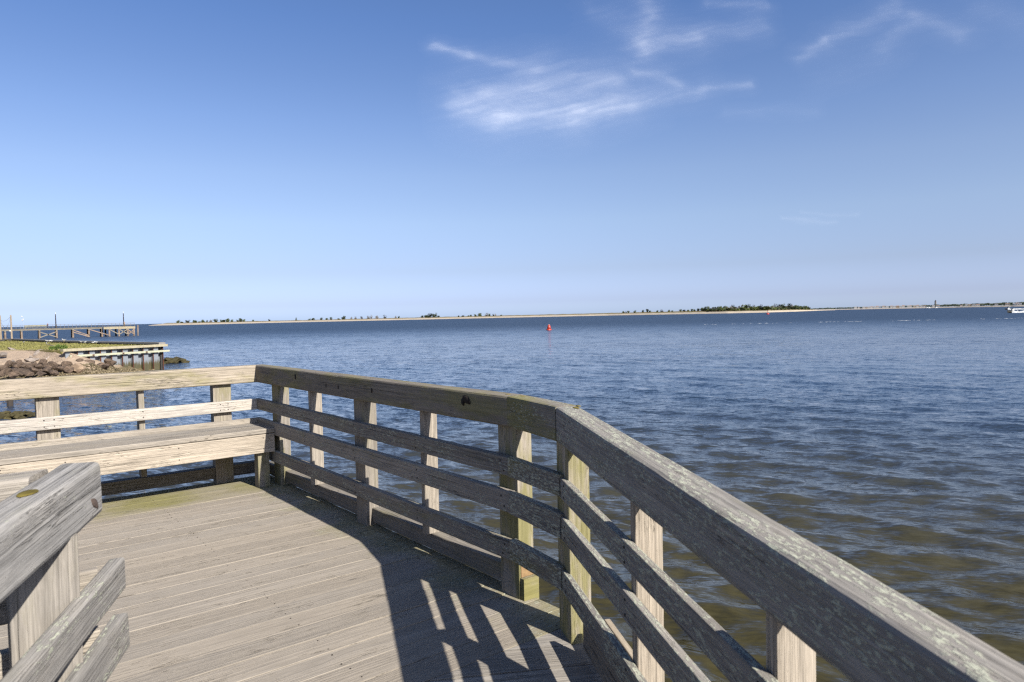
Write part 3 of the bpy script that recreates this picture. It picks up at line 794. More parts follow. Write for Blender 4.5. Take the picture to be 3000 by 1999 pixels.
# steel sheet pile bulkhead with timber cap and waler
bwl = empty('bulkhead', (10.5, 66, WZ), 'steel sheet pile bulkhead with pale timber cap and waler', 'bulkhead')
E0 = Vector((6.75, 64.45, 0)); E1 = Vector((14.30, 67.35, 0)); bd = (E1 - E0).normalized(); bn = Vector((bd.y, -bd.x, 0))   # bn towards the viewer
BL = (E1 - E0).length; NP = 9; pw = BL / NP
def pile_mat():
    m, g, bs = new_mat('galvanised_sheet_pile')
    P = g.node('ShaderNodeNewGeometry').outputs['Position']; x, y, z = g.sep(P)
    n = g.noise(g.v('MULTIPLY', P, (2.0, 2.0, 0.6)), 1.0, 5.0, 0.6); st = g.noise(g.v('MULTIPLY', P, (9.0, 9.0, 0.7)), 1.0, 4.0, 0.7)
    c = g.mix(n, (0.20, 0.225, 0.26), (0.28, 0.30, 0.325))
    lv = g.ss(g.m('ADD', z, g.m('MULTIPLY', g.m('SUBTRACT', st, .5), 1.3)), -1.75, -2.15)
    c = g.mix(lv, c, g.mix(st, (0.035, 0.03, 0.014), (0.14, 0.125, 0.062)))
    g.nt.links.new(c, bs.inputs['Base Color']); bs.inputs['Roughness'].default_value = .55; bs.inputs['Metallic'].default_value = .15
    return m
M_PILE = pile_mat(); M_RUST = plain('rust', (0.13, 0.045, 0.025), .9, .4, 6)
def bp(s_, o, z): q = E0 + bd * s_ + bn * o; return (q.x, q.y, z)
for k in range(NP):
    a = k * pw
    prof = [(a + .02, 0.02), (a + .52 * pw, 0.02), (a + .60 * pw, -.28), (a + .98 * pw, -.28), (a + 1.02 * pw, 0.0)]
    vs = []
    for s_, o in prof: vs += [bp(s_, o, -3.6), bp(s_, o, -.70), bp(s_, o - .03, -.70), bp(s_, o - .03, -3.6)]
    fs = []
    for i in range(len(prof) - 1):
        b = i * 4
        fs += [(b, b + 4, b + 5, b + 1), (b + 1, b + 5, b + 6, b + 2), (b + 2, b + 6, b + 7, b + 3)]
    fs += [(0, 1, 2, 3), (16, 19, 18, 17)]
    sp = obj('sheet_pile', mesh('sheet_pile', vs, fs, M_PILE), None, bwl)
    s_ = MB().box(-.035, .035, -.02, .02, -3.5, -.72)
    q = bp(a + 1.01 * pw, .03, 0)
    s_.build('interlock', M_RUST, T(*q) @ Matrix.Rotation(math.atan2(bd.y, bd.x), 4, 'Z'), sp)
M_CAP = plain('pale_treated_timber', (0.50, 0.44, 0.30), .85, .22, 4)
MB().beam(bp(-.25, .05, -.60), bp(BL + .35, .05, -.60), .42, .20).build('cap_beam', M_CAP, None, bwl)
MB().beam(bp(.25, .16, -1.09), bp(BL + .5, .16, -1.09), .20, .16).build('waler', plain('bleached_timber', (0.55, 0.55, 0.40), .85, .2, 4), None, bwl)
for s_ in (.25 * BL, .55 * BL, .8 * BL):
    MB().beam(bp(s_ - .08, .27, -1.09), bp(s_ + .08, .27, -1.09), .02, .10).build('bolt_plate', M_RUST, None, bwl)
# return side along the river
sw = empty('seawall', (11, 85, WZ), 'long low seawall with grey cap along the far side of the lawn', 'wall')
line = [(14.35, 67.4), (11.8, 80), (9, 97), (6.5, 118.6), (5.1, 122.5), (-2, 140), (-30, 170)]
M_GREYC = plain('weathered_grey_cap', (0.34, 0.32, 0.30), .85, .2, 2); M_SWD = plain('dark_seawall_face', (0.07, 0.065, 0.06), .9, .3, 2)
m1, m2 = MB(), MB()
for a, b in zip(line[:-1], line[1:]):
    m1.beam((a[0] - .1, a[1], -2.1), (b[0] - .1, b[1], -2.1), .25, 3.2)
    m2.beam((a[0] - .05, a[1], -.42), (b[0] - .05, b[1], -.42), .55, .16)
m1.build('wall_face', M_SWD, None, sw); m2.build('cap', M_GREYC, None, sw)

# green clump and stick by the bank
def leaf_crown(name, seed, n, mat, lobes, leaf=0.09, squash=1.0):
    """crown made of many small leaf faces spread over the shells of several lobes, unit height"""
    r = random.Random(seed); vs, fs = [], []
    for _ in range(n):
        c, rad = r.choice(lobes)
        d = Vector((r.gauss(0, 1), r.gauss(0, 1), r.gauss(0, 1) * .8)).normalized()
        q = Vector(c) + d * rad * (r.uniform(.55, 1.08))
        if q.z < 0.02: continue
        s_ = leaf * r.uniform(.6, 1.4)
        u = Vector((r.gauss(0, 1), r.gauss(0, 1), r.gauss(0, 1))).normalized(); v = u.orthogonal().normalized()
        k = len(vs); vs += [q + u * s_, q + v * s_ * .8, q - u * s_, q - v * s_ * .8]; fs.append((k, k + 1, k + 2, k + 3))
    return mesh(name, vs, fs, mat)
def leaf_mat(name, c1, c2):
    m, g, bs = new_mat(name)
    P = g.node('ShaderNodeTexCoord').outputs['Object']; rnd = g.node('ShaderNodeObjectInfo').outputs['Random']
    n = g.noise(g.v('ADD', P, g.v('SCALE', (9.0, 5.0, 3.0), sc_=rnd)), 5.0, 3.0, .7)
    c = g.v('SCALE', g.mix(g.ss(n, .3, .7), c1, c2), sc_=g.lin(rnd, 0, 1, .75, 1.25))
    g.nt.links.new(c, bs.inputs['Base Color']); bs.inputs['Roughness'].default_value = .8; bs.inputs['Specular IOR Level'].default_value = .15
    return m
L_GREEN = leaf_mat('green_leaves', (0.050, 0.072, 0.034), (0.115, 0.14, 0.060))  # island leaf tones lightened, distance haze put into the colour
L_LIGHT = leaf_mat('light_green_leaves', (0.07, 0.10, 0.03), (0.16, 0.18, 0.06))
L_DARK = leaf_mat('dark_green_leaves', (0.034, 0.052, 0.030), (0.078, 0.10, 0.050))
L_BROWN = leaf_mat('grey_brown_twigs', (0.11, 0.095, 0.077), (0.20, 0.175, 0.145))
M_BARK = plain('grey_bark', (0.12, 0.10, 0.08), .9, .3, 6)
bush = empty('shrub', (lambda q: (q.x, q.y, LZ))(at_d(171, 1015, 67.2)), 'bright green grassy shrub at the lawn edge beside the bulkhead', 'shrub')
obj('foliage', leaf_crown('foliage', 5, 900, leaf_mat('bright_grass', (.07, .12, .02), (.15, .22, .05)), [((0, 0, .35), .45), ((.6, 0, .3), .4), ((-.7, 0, .22), .35)], .07), WM[bush] @ Matrix.Diagonal((.62, .5, .55, 1)), bush)
MB().tube((0, 0, -.1), (.02, 0, .4), .03, .015, 6).build('stem', M_BARK, WM[bush], bush)
a, b = at_z(137, 1009, LZ + .12), at_z(161, 1014.5, LZ + .06)
tag(MB().tube(a, b, .03, .03, 6).build('stick', plain('pale_stick', (.5, .42, .34), .8)), 'thin pale stick lying across the lawn by the green shrub', 'stick')

# ------------------------------------------------------------------ gulls
def gull_parts():
    body = MB()
    pr = [(-.26, .012, .05), (-.18, .045, .02), (-.08, .085, .0), (.03, .095, .0), (.12, .075, .02), (.17, .05, .065), (.205, .042, .10), (.24, .038, .115), (.275, .02, .112), (.29, .008, .108)]
    vs, fs = [], []; n = 8
    for x, r_, z in pr:
        for i in range(n):
            t = 2 * math.pi * i / n; vs.append((x, r_ * math.cos(t), z + .20 + r_ * math.sin(t)))
    for k in range(len(pr) - 1):
        for i in range(n): fs.append((k * n + i, k * n + (i + 1) % n, (k + 1) * n + (i + 1) % n, (k + 1) * n + i))
    fs += [tuple(range(n - 1, -1, -1)), tuple(range((len(pr) - 1) * n, len(pr) * n))]
    body.add(vs, fs)
    wing = MB()
    for s_ in (-1, 1):
        wing.add([(.10, s_ * .085, .24), (-.05, s_ * .105, .235), (-.30, s_ * .03, .26), (-.10, s_ * .06, .29), (.06, s_ * .05, .285)], [(0, 1, 2, 3, 4)])
    leg = MB(); 
    for s_ in (-1, 1): leg.tube((-.01, s_ * .03, 0), (0, s_ * .03, .13), .009, .011, 5); leg.box(-.01, .045, s_ * .03 - .02, s_ * .03 + .02, 0, .008)
    beak = MB().tube((.285, 0, .308), (.335, 0, .298), .012, .003, 6)
    return body, wing, leg, beak
gb = gull_parts(); G_W = plain('white_feathers', (.82, .82, .80), .7, .06); G_G = plain('grey_wing', (.36, .38, .40), .7, .1); G_L = plain('gull_legs', (.5, .33, .06), .6)
gme = [mesh(nm, q.v, q.f, mt, True) for nm, q, mt in zip(('body', 'wings', 'legs', 'beak'), gb, (G_W, G_G, G_L, G_L))]
gl = [(315, 470, 'leftmost gull, standing apart on the grass'), (625, 457, 'first of three gulls close together on the seawall edge'), (658, 457, 'middle of three gulls close together on the seawall edge'),
      (684, 457, 'last of three gulls close together on the seawall edge'), (850, 455, 'large white gull on the seawall in front of the fifth pier pile'), (830, 470, 'small gull on the grass just below the large white gull'),
      (615, 489, 'lone gull on the grass below the group of three'), (1075, 470, 'first gull of the pair right of the large gull'), (1126, 476, 'second gull of the pair right of the large gull'),
      (1236, 480, 'left gull of the last pair before the bulkhead'), (1278, 475, 'rightmost gull on the seawall near the bulkhead')]
for i, (zx, zy, lb) in enumerate(gl):
    q = at_z(zx / 4.525, 900 + (zy + 6) / 4.525, LZ if i in (0, 5, 6) else -.34)
    g_ = empty('gull', tuple(q), lb, 'gull', 'gulls on the lawn', rz=rng.uniform(0, 6.28))
    sc_ = .9 if i == 4 else .58
    for nm, me in zip(('body', 'wings', 'legs', 'beak'), gme):
        obj(nm, me, WM[g_] @ Matrix.Diagonal((sc_, sc_, sc_, 1)), g_)

# two timber posts with a slack wire, on the seawall
pm = plain('tan_post', (.42, .33, .23), .85, .2, 5)
posts = []
for zx, base, top, lb in ((342, 945, 360, 'tan timber post with a hanging wire on the lawn by the seawall'), (30, 960, 375, 'tan timber post at the left edge of the photo')):
    q = at_z(zx / 9.804, 900 + base / 9.804, -.5); h = (base - top) / 9.804 / FPX * math.hypot(q.x, q.y)
    p_ = empty('wire_post', tuple(q), lb, 'post', 'posts carrying a wire')
    MB().tube((0, 0, -.3), (0, 0, h), .12, .09, 10).build('shaft', pm, WM[p_], p_)
    MB().box(-.4, .4, -.3, .3, -.1, .12).build('footing', M_SWD, WM[p_], p_)
    MB().lathe([(.02, 0), (.10, .05), (.10, .18), (.02, .24)], 10, (-.16, 0, h * .33)).build('lamp_globe', G_W, WM[p_], p_)
    posts.append(Vector((q.x, q.y, q.z + h - .15)))
wm = MB(); N_ = 14
for sag in (.35, 1.25):
    pts = [posts[0].lerp(posts[1] - Vector((0, 0, .5)), i / N_) - Vector((0, 0, sag * 4 * (i / N_) * (1 - i / N_))) for i in range(N_ + 1)]
    for a, b in zip(pts[:-1], pts[1:]): wm.tube(a, b, .012, .012, 4, False)
tag(wm.build('slack_wire', M_NAIL), 'slack dark wire strung between the two tan posts', 'wire')

# ------------------------------------------------------------------ old pier
PV = 277.0; PZ = 0.55
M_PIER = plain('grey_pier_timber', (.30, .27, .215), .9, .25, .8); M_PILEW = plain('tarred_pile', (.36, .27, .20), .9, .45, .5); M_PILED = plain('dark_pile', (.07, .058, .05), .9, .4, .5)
M_RAILP = plain('pier_railing_paint', (.22, .21, .20), .8, .1)
pier = empty('pier', (20, PV, WZ), 'long timber fishing pier on piles crossing the left background', 'pier')
MB().box(-40, 40, PV - 1.6, PV + 1.6, PZ - .12, PZ).box(-40, 40, PV - 1.5, PV - 1.25, PZ - .55, PZ - .125).box(-40, 40, PV + 1.25, PV + 1.5, PZ - .55, PZ - .125).build('deck_span', M_PIER, None, pier)
MB().box(40, 49.6, PV - 4, PV + 9, PZ - .14, PZ + .03).box(40, 49.6, PV - 3.95, PV - 3.6, PZ - .75, PZ - .145).box(49.1, 49.5, PV - 3.5, PV + 8.8, PZ - .8, PZ - .145).build('head_platform', plain('sunlit_pier_timber', (.46, .40, .27), .9, .2, .8), None, pier)  # platform timber paler than the span, sunlight put into its colour
px0 = [13.0, 17.3, 22.1, 26.8, 31.4, 36.0, 39.9]; sp_ = 4.6
pl = [13.0 - sp_ * k for k in range(1, 10)] + px0
for x in pl:
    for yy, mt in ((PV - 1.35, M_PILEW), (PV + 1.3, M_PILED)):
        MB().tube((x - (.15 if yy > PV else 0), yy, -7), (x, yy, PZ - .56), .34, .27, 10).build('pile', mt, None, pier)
    MB().box(x - .22, x + .22, PV - 1.75, PV + 1.75, PZ - .92, PZ - .56).build('pile_cap', M_PIER, None, pier)
for x, yy, mt in ((41.7, PV - 3.7, M_PILEW), (44.6, PV - 3.7, M_PILEW), (47.3, PV - 3.7, M_PILEW), (49.2, PV - 3.7, M_PILEW), (42.0, PV + 6, M_PILED), (45.2, PV + 6, M_PILED), (48.3, PV + 6, M_PILED)):
    MB().tube((x, yy, -7), (x, yy, PZ - .15), .32, .26, 10).build('pile', mt, None, pier)
for a, b, z0, z1, mt in ((22.1, 26.8, -.6, -2.4, M_PIER), (22.1, 26.8, -2.4, -.6, M_PIER), (31.4, 36, -.2, -2.2, M_PILEW), (31.4, 36, -.9, -2.6, M_PILEW), (36, 41.7, -.2, -2.3, M_PILEW),
                         (41.7, 44.6, -.3, -2.1, M_PIER), (44.6, 47.3, -2.1, -.3, M_PIER), (47.3, 49.2, -.5, -2.2, M_PILEW), (47.3, 49.2, -2.2, -.5, M_PILEW), (44.6, 47.3, -.3, -2.1, M_PIER)):
    MB().beam((a, PV - (1.75 if b < 40 else 4.05), z0), (b, PV - (1.75 if b < 41 else 4.05), z1), .14, .28).build('brace', mt, None, pier)
for yy in (PV - 1.5, PV + 1.5):
    MB().beam((-40, yy, PZ + 1.15), (40, yy, PZ + 1.15), .10, .08).beam((-40, yy, PZ + .6), (40, yy, PZ + .6), .05, .04).build('handrail', M_RAILP, None, pier)
MB().beam((40, PV - 3.9, PZ + 1.2), (49.5, PV - 3.9, PZ + 1.2), .12, .09).beam((49.45, PV - 3.9, PZ + 1.2), (49.45, PV + 8.9, PZ + 1.2), .12, .09).beam((40, PV - 3.9, PZ + .65), (49.5, PV - 3.9, PZ + .65), .1, .07).beam((40, PV + 8.9, PZ + 1.2), (49.5, PV + 8.9, PZ + 1.2), .12, .09).build('handrail', M_RAILP, None, pier)
bal = mesh('baluster', *(lambda q: (q.v, q.f))(MB().box(-.04, .04, -.04, .04, 0, 1.14)), M_RAILP)
for k in range(72): obj('railing_post', bal, T(-38 + k * 1.1, PV - 1.5, PZ), pier)
for k in range(9): obj('railing_post', bal, T(40.2 + k * 1.15, PV - 3.9, PZ + .03), pier)
MB().box(18.2, 24.2, PV - .9, PV - .5, PZ + .42, PZ + .5).box(18.4, 18.5, PV - .9, PV - .5, PZ + .002, PZ + .42).box(23.9, 24.0, PV - .9, PV - .5, PZ + .002, PZ + .42).box(18.2, 24.2, PV - .5, PV - .44, PZ + .75, PZ + 1.05).build('pier_seat', plain('yellowed_timber', (.40, .36, .20), .9), None, pier)
tag(MB().tube((49.9, 271, -7), (50.05, 271, .95), .22, .2, 9).build('lone_pile', M_PILEW), 'lone leaning pile standing in the water beyond the pier head', 'pile')
M_LAMP = plain('dark_lamp_post', (.03, .022, .026), .5, .1); M_GLOBE = plain('pale_lamp_glass', (.6, .66, .72), .3, .05)
for x, lb in ((26.7, 'dark lamp post on the middle of the pier'), (46.2, 'dark lamp post near the head of the pier')):
    l_ = empty('lamp_post', (x, PV - (1.2 if x < 40 else 3.3), PZ + .03), lb, 'lamp post', 'lamp posts on the pier')
    MB().tube((0, 0, 0), (0, 0, 4.5), .17, .13, 10).tube((0, 0, 0), (0, 0, .8), .24, .19, 10).build('shaft', M_LAMP, WM[l_], l_)
    MB().lathe([(.12, 4.52), (.17, 4.6), (.14, 4.95), (.05, 5.1), (.02, 5.3)], 10).build('lantern', M_GLOBE, WM[l_], l_)
sgn = empty('marker_pole', (18.0, PV + 1.2, PZ), 'slim pole with three white round markers on the pier', 'marker')
MB().tube((0, 0, 0), (0, 0, 4.0), .03, .03, 6).build('shaft', M_GLOBE, WM[sgn], sgn)
for dx_, z_ in ((-.3, 4.0), (.05, 3.05), (-.25, 2.75)): MB().lathe([(.03, -.22), (.2, -.12), (.24, 0), (.2, .12), (.03, .22)], 9, (dx_, 0, z_)).build('round_marker', G_W, WM[sgn], sgn)

# ------------------------------------------------------------------ people on the pier (skin-modifier bodies)
def person_mat(name, shirt, trousers, hair):
    m, g, bs = new_mat(name)
    x, y, z = g.sep(g.node('ShaderNodeTexCoord').outputs['Object'])
    c = g.mix(g.m('GREATER_THAN', z, .86), trousers, shirt); c = g.mix(g.m('GREATER_THAN', z, 1.43), c, (.45, .27, .19))
    c = g.mix(g.m('MULTIPLY', g.m('GREATER_THAN', z, 1.60), g.m('LESS_THAN', x, .06)), c, hair)
    c = g.mix(g.m('LESS_THAN', z, .08), c, (.03, .03, .03))
    g.nt.links.new(c, bs.inputs['Base Color']); bs.inputs['Roughness'].default_value = .85
    return m
def person(loc, rz_, label, mt, lean=.12):
    J = {'pelvis': (0, 0, .92, .13), 'waist': (lean * .3, 0, 1.08, .125), 'chest': (lean * .8, 0, 1.28, .15), 'neck': (lean, 0, 1.45, .055), 'head': (lean * 1.1 + .01, 0, 1.58, .085), 'crown': (lean * 1.1, 0, 1.68, .07),
         'shL': (lean * .9, .17, 1.38, .06), 'elL': (lean + .12, .22, 1.12, .045), 'haL': (lean + .34, .16, 1.10, .035), 'shR': (lean * .9, -.17, 1.38, .06), 'elR': (lean + .12, -.22, 1.12, .045), 'haR': (lean + .34, -.16, 1.10, .035),
         'hiL': (0, .09, .86, .09), 'knL': (.03, .10, .48, .062), 'anL': (-.02, .10, .09, .045), 'toL': (.14, .11, .04, .04), 'hiR': (0, -.09, .86, .09), 'knR': (0, -.10, .48, .062), 'anR': (-.05, -.10, .09, .045), 'toR': (.11, -.11, .04, .04)}
    E_ = [('pelvis', 'waist'), ('waist', 'chest'), ('chest', 'neck'), ('neck', 'head'), ('head', 'crown'), ('chest', 'shL'), ('shL', 'elL'), ('elL', 'haL'), ('chest', 'shR'), ('shR', 'elR'), ('elR', 'haR'),
          ('pelvis', 'hiL'), ('hiL', 'knL'), ('knL', 'anL'), ('anL', 'toL'), ('pelvis', 'hiR'), ('hiR', 'knR'), ('knR', 'anR'), ('anR', 'toR')]
    nm = list(J); me = bpy.data.meshes.new('person')
    me.from_pydata([J[k][:3] for k in nm], [(nm.index(a), nm.index(b)) for a, b in E_], [])
    me.materials.append(mt)
    o = bpy.data.objects.new('person', me); reg(o, T(*loc) @ Matrix.Rotation(rz_, 4, 'Z'))
    o.modifiers.new('skin', 'SKIN'); o.modifiers.new('sub', 'SUBSURF').levels = 1; o.modifiers['sub'].render_levels = 1
    for i, k in enumerate(nm): me.skin_vertices[0].data[i].radius = (J[k][3], J[k][3]); me.skin_vertices[0].data[i].use_root = (k == 'pelvis')
    return tag(o, label, 'person', 'people on the pier')
person((24.4, PV - .9, PZ), -math.pi / 2 + .2, 'person in dark red top leaning on the pier railing left of the lamp post', person_mat('dark_clothes', (.10, .025, .035), (.03, .03, .05), (.02, .015, .012)))
person((47.6, PV + 3, PZ + .03), 2.4, 'person in tan clothes standing at the pier head', person_mat('tan_clothes', (.40, .27, .18), (.20, .15, .11), (.05, .035, .025)))

# ------------------------------------------------------------------ things in the water
def shoal(name, c, rx, ry, h, seed, label):
    e = MB(); r = random.Random(seed)
    for k in range(46):
        a = r.uniform(0, 6.28); d = r.random() ** .5; vs, fs = r.choice(prot); s_ = r.uniform(.12, .30) * h / .5
        x, y = c[0] + rx * d * math.cos(a), c[1] + ry * d * math.sin(a); z = WZ + h * (1 - d * d) * r.uniform(.3, .75) - .05
        e.add([(x + v[0] * s_ * 1.4, y + v[1] * s_ * 1.4, z + v[2] * s_ * .7) for v in vs], fs)
    o = e.build(name, plain(name + '_weed', (.075, .062, .022), .8, .6, 2)); return tag(o, label, 'rocks')
shoal('weedy_rocks', (17.1, 77.5), 1.5, 1.6, .75, 4, 'dark weedy rocks in the water past the bulkhead end')
q = at_z(38, 1222, WZ); shoal('weedy_rocks', (q.x, q.y), 1.0, 1.0, .42, 6, 'seaweed covered rocks in the water behind the bench railing')
q = at_z(-5, 1226, WZ); shoal('weedy_rocks', (q.x, q.y), .8, .7, .35, 9, 'seaweed covered rocks cut by the left edge of the photo')
q = at_z(28, 1190, WZ); tag(MB().tube((q.x, q.y, WZ - 2), (q.x + .03, q.y, WZ + .42), .17, .14, 9).build('pile_stub', M_PILED), 'broken pile stub in the water above the seaweed rocks', 'pile')

M_RED = plain('red_buoy_paint', (.62, .06, .03), .45, .18, 2, .5)
q = at_z(1608, 967.5, WZ)
BS = Matrix.Diagonal((.66, .66, .74, 1))
by = empty('nun_buoy', (q.x, q.y, WZ), 'bright red nun buoy floating in mid channel', 'buoy')
MB().lathe([(.3, -.6), (1.0, -.5), (1.12, -.05), (1.12, .22), (1.02, .38), (.72, .45)], 20).build('float_collar', M_RED, WM[by] @ BS @ Matrix.Rotation(.05, 4, 'Y'), by, True)
MB().lathe([(.70, .44), (.72, .9), (.70, 1.25), (.52, 1.62), (.30, 1.85), (.26, 1.9)], 20).build('body', M_RED, WM[by] @ BS @ Matrix.Rotation(.05, 4, 'Y'), by, True)
MB().lathe([(.25, 1.89), (.25, 1.98), (.12, 2.08), (.05, 2.1)], 14).build('lifting_cap', plain('pale_cap', (.75, .45, .36), .5), WM[by] @ BS @ Matrix.Rotation(.05, 4, 'Y'), by)
q = at_z(2249, 921.5, WZ)
b2 = empty('light_buoy', (q.x, q.y, WZ), 'small far red buoy with a lattice tower near the wooded end of the island', 'buoy')
MB().lathe([(.5, -.6), (1.5, -.4), (1.6, .5), (1.3, 1.0), (.3, 1.1)], 18).build('float', M_RED, WM[b2], b2)
tw = MB()
for k in range(4):
    a = math.pi / 4 + k * math.pi / 2; tw.tube((.8 * math.cos(a), .8 * math.sin(a), 1.05), (.25 * math.cos(a), .25 * math.sin(a), 3.6), .07, .06, 6)
tw.box(-.5, .5, -.5, .5, 2.5, 2.62).build('tower', M_RED, WM[b2], b2)
MB().lathe([(.3, 3.55), (.32, 3.7), (.30, 4.3), (.12, 4.5)], 10).build('lantern', M_LAMP, WM[b2], b2)

# power boats with wakes
def hull_mesh(L, Bm, H, mat):
    vs, fs = [], []; n = 9
    for i in range(n):
        t = i / (n - 1); x = -L / 2 + L * t
        wd = Bm / 2 * (1 - max(0, t - .45) ** 2 / .3025 * .97); sheer = H * (1 + .35 * t * t); keel = -.35 * (1 - t ** 3)
        for s_ in (1, -1):
            vs += [(x, s_ * wd, sheer), (x, s_ * wd * .86, H * .25), (x, s_ * .02, keel)]
    for i in range(n - 1):
        a, b = i * 6, (i + 1) * 6
        fs += [(a, a + 1, b + 1, b), (a + 1, a + 2, b + 2, b + 1), (a + 3, b + 3, b + 4, a + 4), (a + 4, b + 4, b + 5, a + 5), (a, b, b + 3, a + 3)]
    fs += [(0, 3, 4, 5, 2, 1)]
    return mesh('hull', vs, fs, mat)
M_WHITE = plain('white_gelcoat', (.80, .80, .78), .3, .05, 1, .5); M_DKH = plain('dark_hull', (.05, .055, .075), .4, .1)
def boat(px, py, L, heading, label, hullm, scale=1.0, top=True):
    q = at_z(px, py, WZ); bo = empty('motor_boat', (q.x, q.y, WZ), label, 'boat', 'boats under way', heading)
    MM = WM[bo] @ Matrix.Diagonal((scale, scale, scale, 1)) @ Matrix.Rotation(-.06, 4, 'Y')
    obj('hull', hull_mesh(L, 2.5, .95, hullm), MM, bo)
    MB().box(-.2, .9, -.45, .45, .9, 1.75).build('console', M_WHITE, MM, bo)
    MB().add([(.95, -.5, 1.7), (.95, .5, 1.7), (.65, .45, 2.25), (.65, -.45, 2.25)], [(0, 1, 2, 3)]).build('windscreen', M_DKH, MM, bo)
    if top:
        t_ = MB().box(-1.1, 1.2, -.95, .95, 2.75, 2.86)
        for sx in (-.8, .8):
            for sy in (-.8, .8): t_.tube((sx * .6, sy * .6, 1.0), (sx, sy, 2.76), .04, .04, 6)
        t_.build('hardtop', M_WHITE, MM, bo)
    MB().box(-L / 2 - .55, -L / 2 - .05, -.3, .3, .1, 1.35).build('outboard', M_DKH, MM, bo)
    # wake: two spreading foam ridges and a churned strip
    r = random.Random(int(px)); wk = MB(); D = math.hypot(q.x, q.y)
    M4 = T(q.x, q.y, WZ) @ Matrix.Rotation(heading, 4, 'Z')
    def ridge(pts, w0, h0):
        vs, fs = [], []
        for i, (x, y) in enumerate(pts):
            t = i / (len(pts) - 1); k = (1 - t) ** .7 + .12; w_ = w0 * (.35 + .9 * t); h_ = h0 * k * r.uniform(.55, 1.2)
            for dy, dz in ((-w_, 0), (-w_ * .5, h_ * .7), (0, h_), (w_ * .5, h_ * .55), (w_, 0)): vs.append((x, y + dy * r.uniform(.7, 1.25), dz - .02))
        for i in range(len(pts) - 1):
            for j in range(4): fs.append((i * 5 + j, i * 5 + j + 1, (i + 1) * 5 + j + 1, (i + 1) * 5 + j))
        wk.add(vs, fs)
    for s_ in (1, -1): ridge([(L * .25 - i * 1.1, s_ * (1.0 + i * .36)) for i in range(24)], .9, 1.05)
    ridge([(-L / 2 - i * 1.3, 0) for i in range(26)], 1.2, .7)
    stuff(wk.build('wake_foam', M_FOAM, M4), label.split(',')[0].replace('boat', 'boat wake') if False else 'white wake foam around the ' + label.split(' ', 1)[1], 'foam')
boat(2955, 907.5, 8.0, TH * -1 + math.radians(188), 'farther motor boat with dark hull and white top speeding at the right edge', M_DKH)
boat(2968, 917, 6.4, TH * -1 + math.radians(184), 'nearer low motor boat speeding in foam at the right edge', plain('olive_hull', (.14, .13, .10), .5), 1.0, False)

# tide line of foam across the channel on the right
mb = MB(); r = random.Random(31)
for k in range(150):
    u = r.random(); px = 2060 + u * 990; yb = 951.5 - (px - 2060) * .0205
    if mnoise.noise(Vector((px * .013, 0, 0))) < r.uniform(-.35, .45): continue
    q = at_z(px, yb + r.gauss(0, .4), WZ + .03); s_ = r.uniform(.03, .12); l_ = r.uniform(.15, .7); e = Vector((cth, -sth, 0)) * l_; f_ = Vector((sth, cth, 0)) * s_ * 3
    c_ = Vector((q.x, q.y, WZ + .03)); mb.add([c_ - e, c_ - f_, c_ + e, c_ + f_, c_ + Vector((0, 0, .05))], [(0, 1, 4), (1, 2, 4), (2, 3, 4), (3, 0, 4)])
stuff(mb.build('foam_line', plain('thin_foam', (.50, .54, .58), .8, .2, 2.0)), 'broken line of white foam across the water on the right', 'foam')

# ------------------------------------------------------------------ low island across the river
isl = [(432, 1650), (470, 1650), (640, 1690), (830, 1800), (1180, 1830), (1530, 1850), (1780, 1850), (1900, 1720), (2130, 1500), (2250, 1560), (2330, 1800), (2400, 2500), (2450, 3100)]
def isl_D(px):
    for (a, da), (b, db) in zip(isl[:-1], isl[1:]):
        if px <= b: return da + (db - da) * (px - a) / (b - a)
    return isl[-1][1]
def hor(px): return 926.28 - 0.02154 * (px - 1500)
def pol(px, D, z):                       # ground point at bearing of photo column px
    q = at_d(px, hor(px), D); return Vector((q.x, q.y, z))
def isl_top(px):                         # height of the beach crest
    k = min(1, max(0, (px - 432) / 60)) * min(1, max(.25, (2450 - px) / 120))
    return WZ + (3.2 + 1.2 * min(1, max(0, (px - 900) / 1000))) * k
iv, if_ = [], []
cols = list(range(432, 2452, 5)); rows = [(-4, None, -1.2), (0, 0.0, 0), (14, .45, 0), (34, 1.0, 0), (60, 1.25, 1), (110, 1.5, 1), (260, 1.6, 1), (420, .6, 1)]
for px in cols:
    D = isl_D(px); tp = isl_top(px) - WZ
    for dd, f, _ in rows:
        z = WZ - 1.2 if f is None else WZ + tp * f + (mnoise.noise(Vector((px * .05, dd * .05, 2))) * .55 * f if f > .4 else 0)
        if px in (432, 2452): z = WZ - 1
        iv.append(pol(px + mnoise.noise(Vector((px * .02, 9, dd))) * .5, D + dd + mnoise.noise(Vector((px * .03, 0, 0))) * 8, z))
nr = len(rows)
for i in range(len(cols) - 1):
    for j in range(nr - 1):
        k = i * nr + j; if_.append((k, k + nr, k + nr + 1, k + 1))
def isl_mat():
    m, g, bs = new_mat('beach_and_dune')
    P = g.node('ShaderNodeNewGeometry').outputs['Position']; x, y, z = g.sep(P)
    n = g.noise(P, .06, 5.0, .6); n2 = g.noise(P, .25, 4.0, .7)
    up_ = g.ss(g.m('ADD', z, g.m('MULTIPLY', g.m('SUBTRACT', n, .5), 2.0)), .55, 1.25)
    c = g.mix(n2, (0.36, 0.30, 0.22), (0.45, 0.385, 0.30)); gr = g.mix(n2, (0.12, 0.095, 0.046), (0.21, 0.17, 0.09)); gr = g.mix(g.ss(n, .5, .65), gr, (0.10, 0.115, 0.04))
    g.nt.links.new(g.mix(up_, c, gr), bs.inputs['Base Color']); bs.inputs['Roughness'].default_value = .95
    return m
M_ISL = isl_mat()
island = structure(obj('island', mesh('island', iv, if_, M_ISL)))
if island.data.polygons[5].normal.z < 0: island.data.flip_normals()

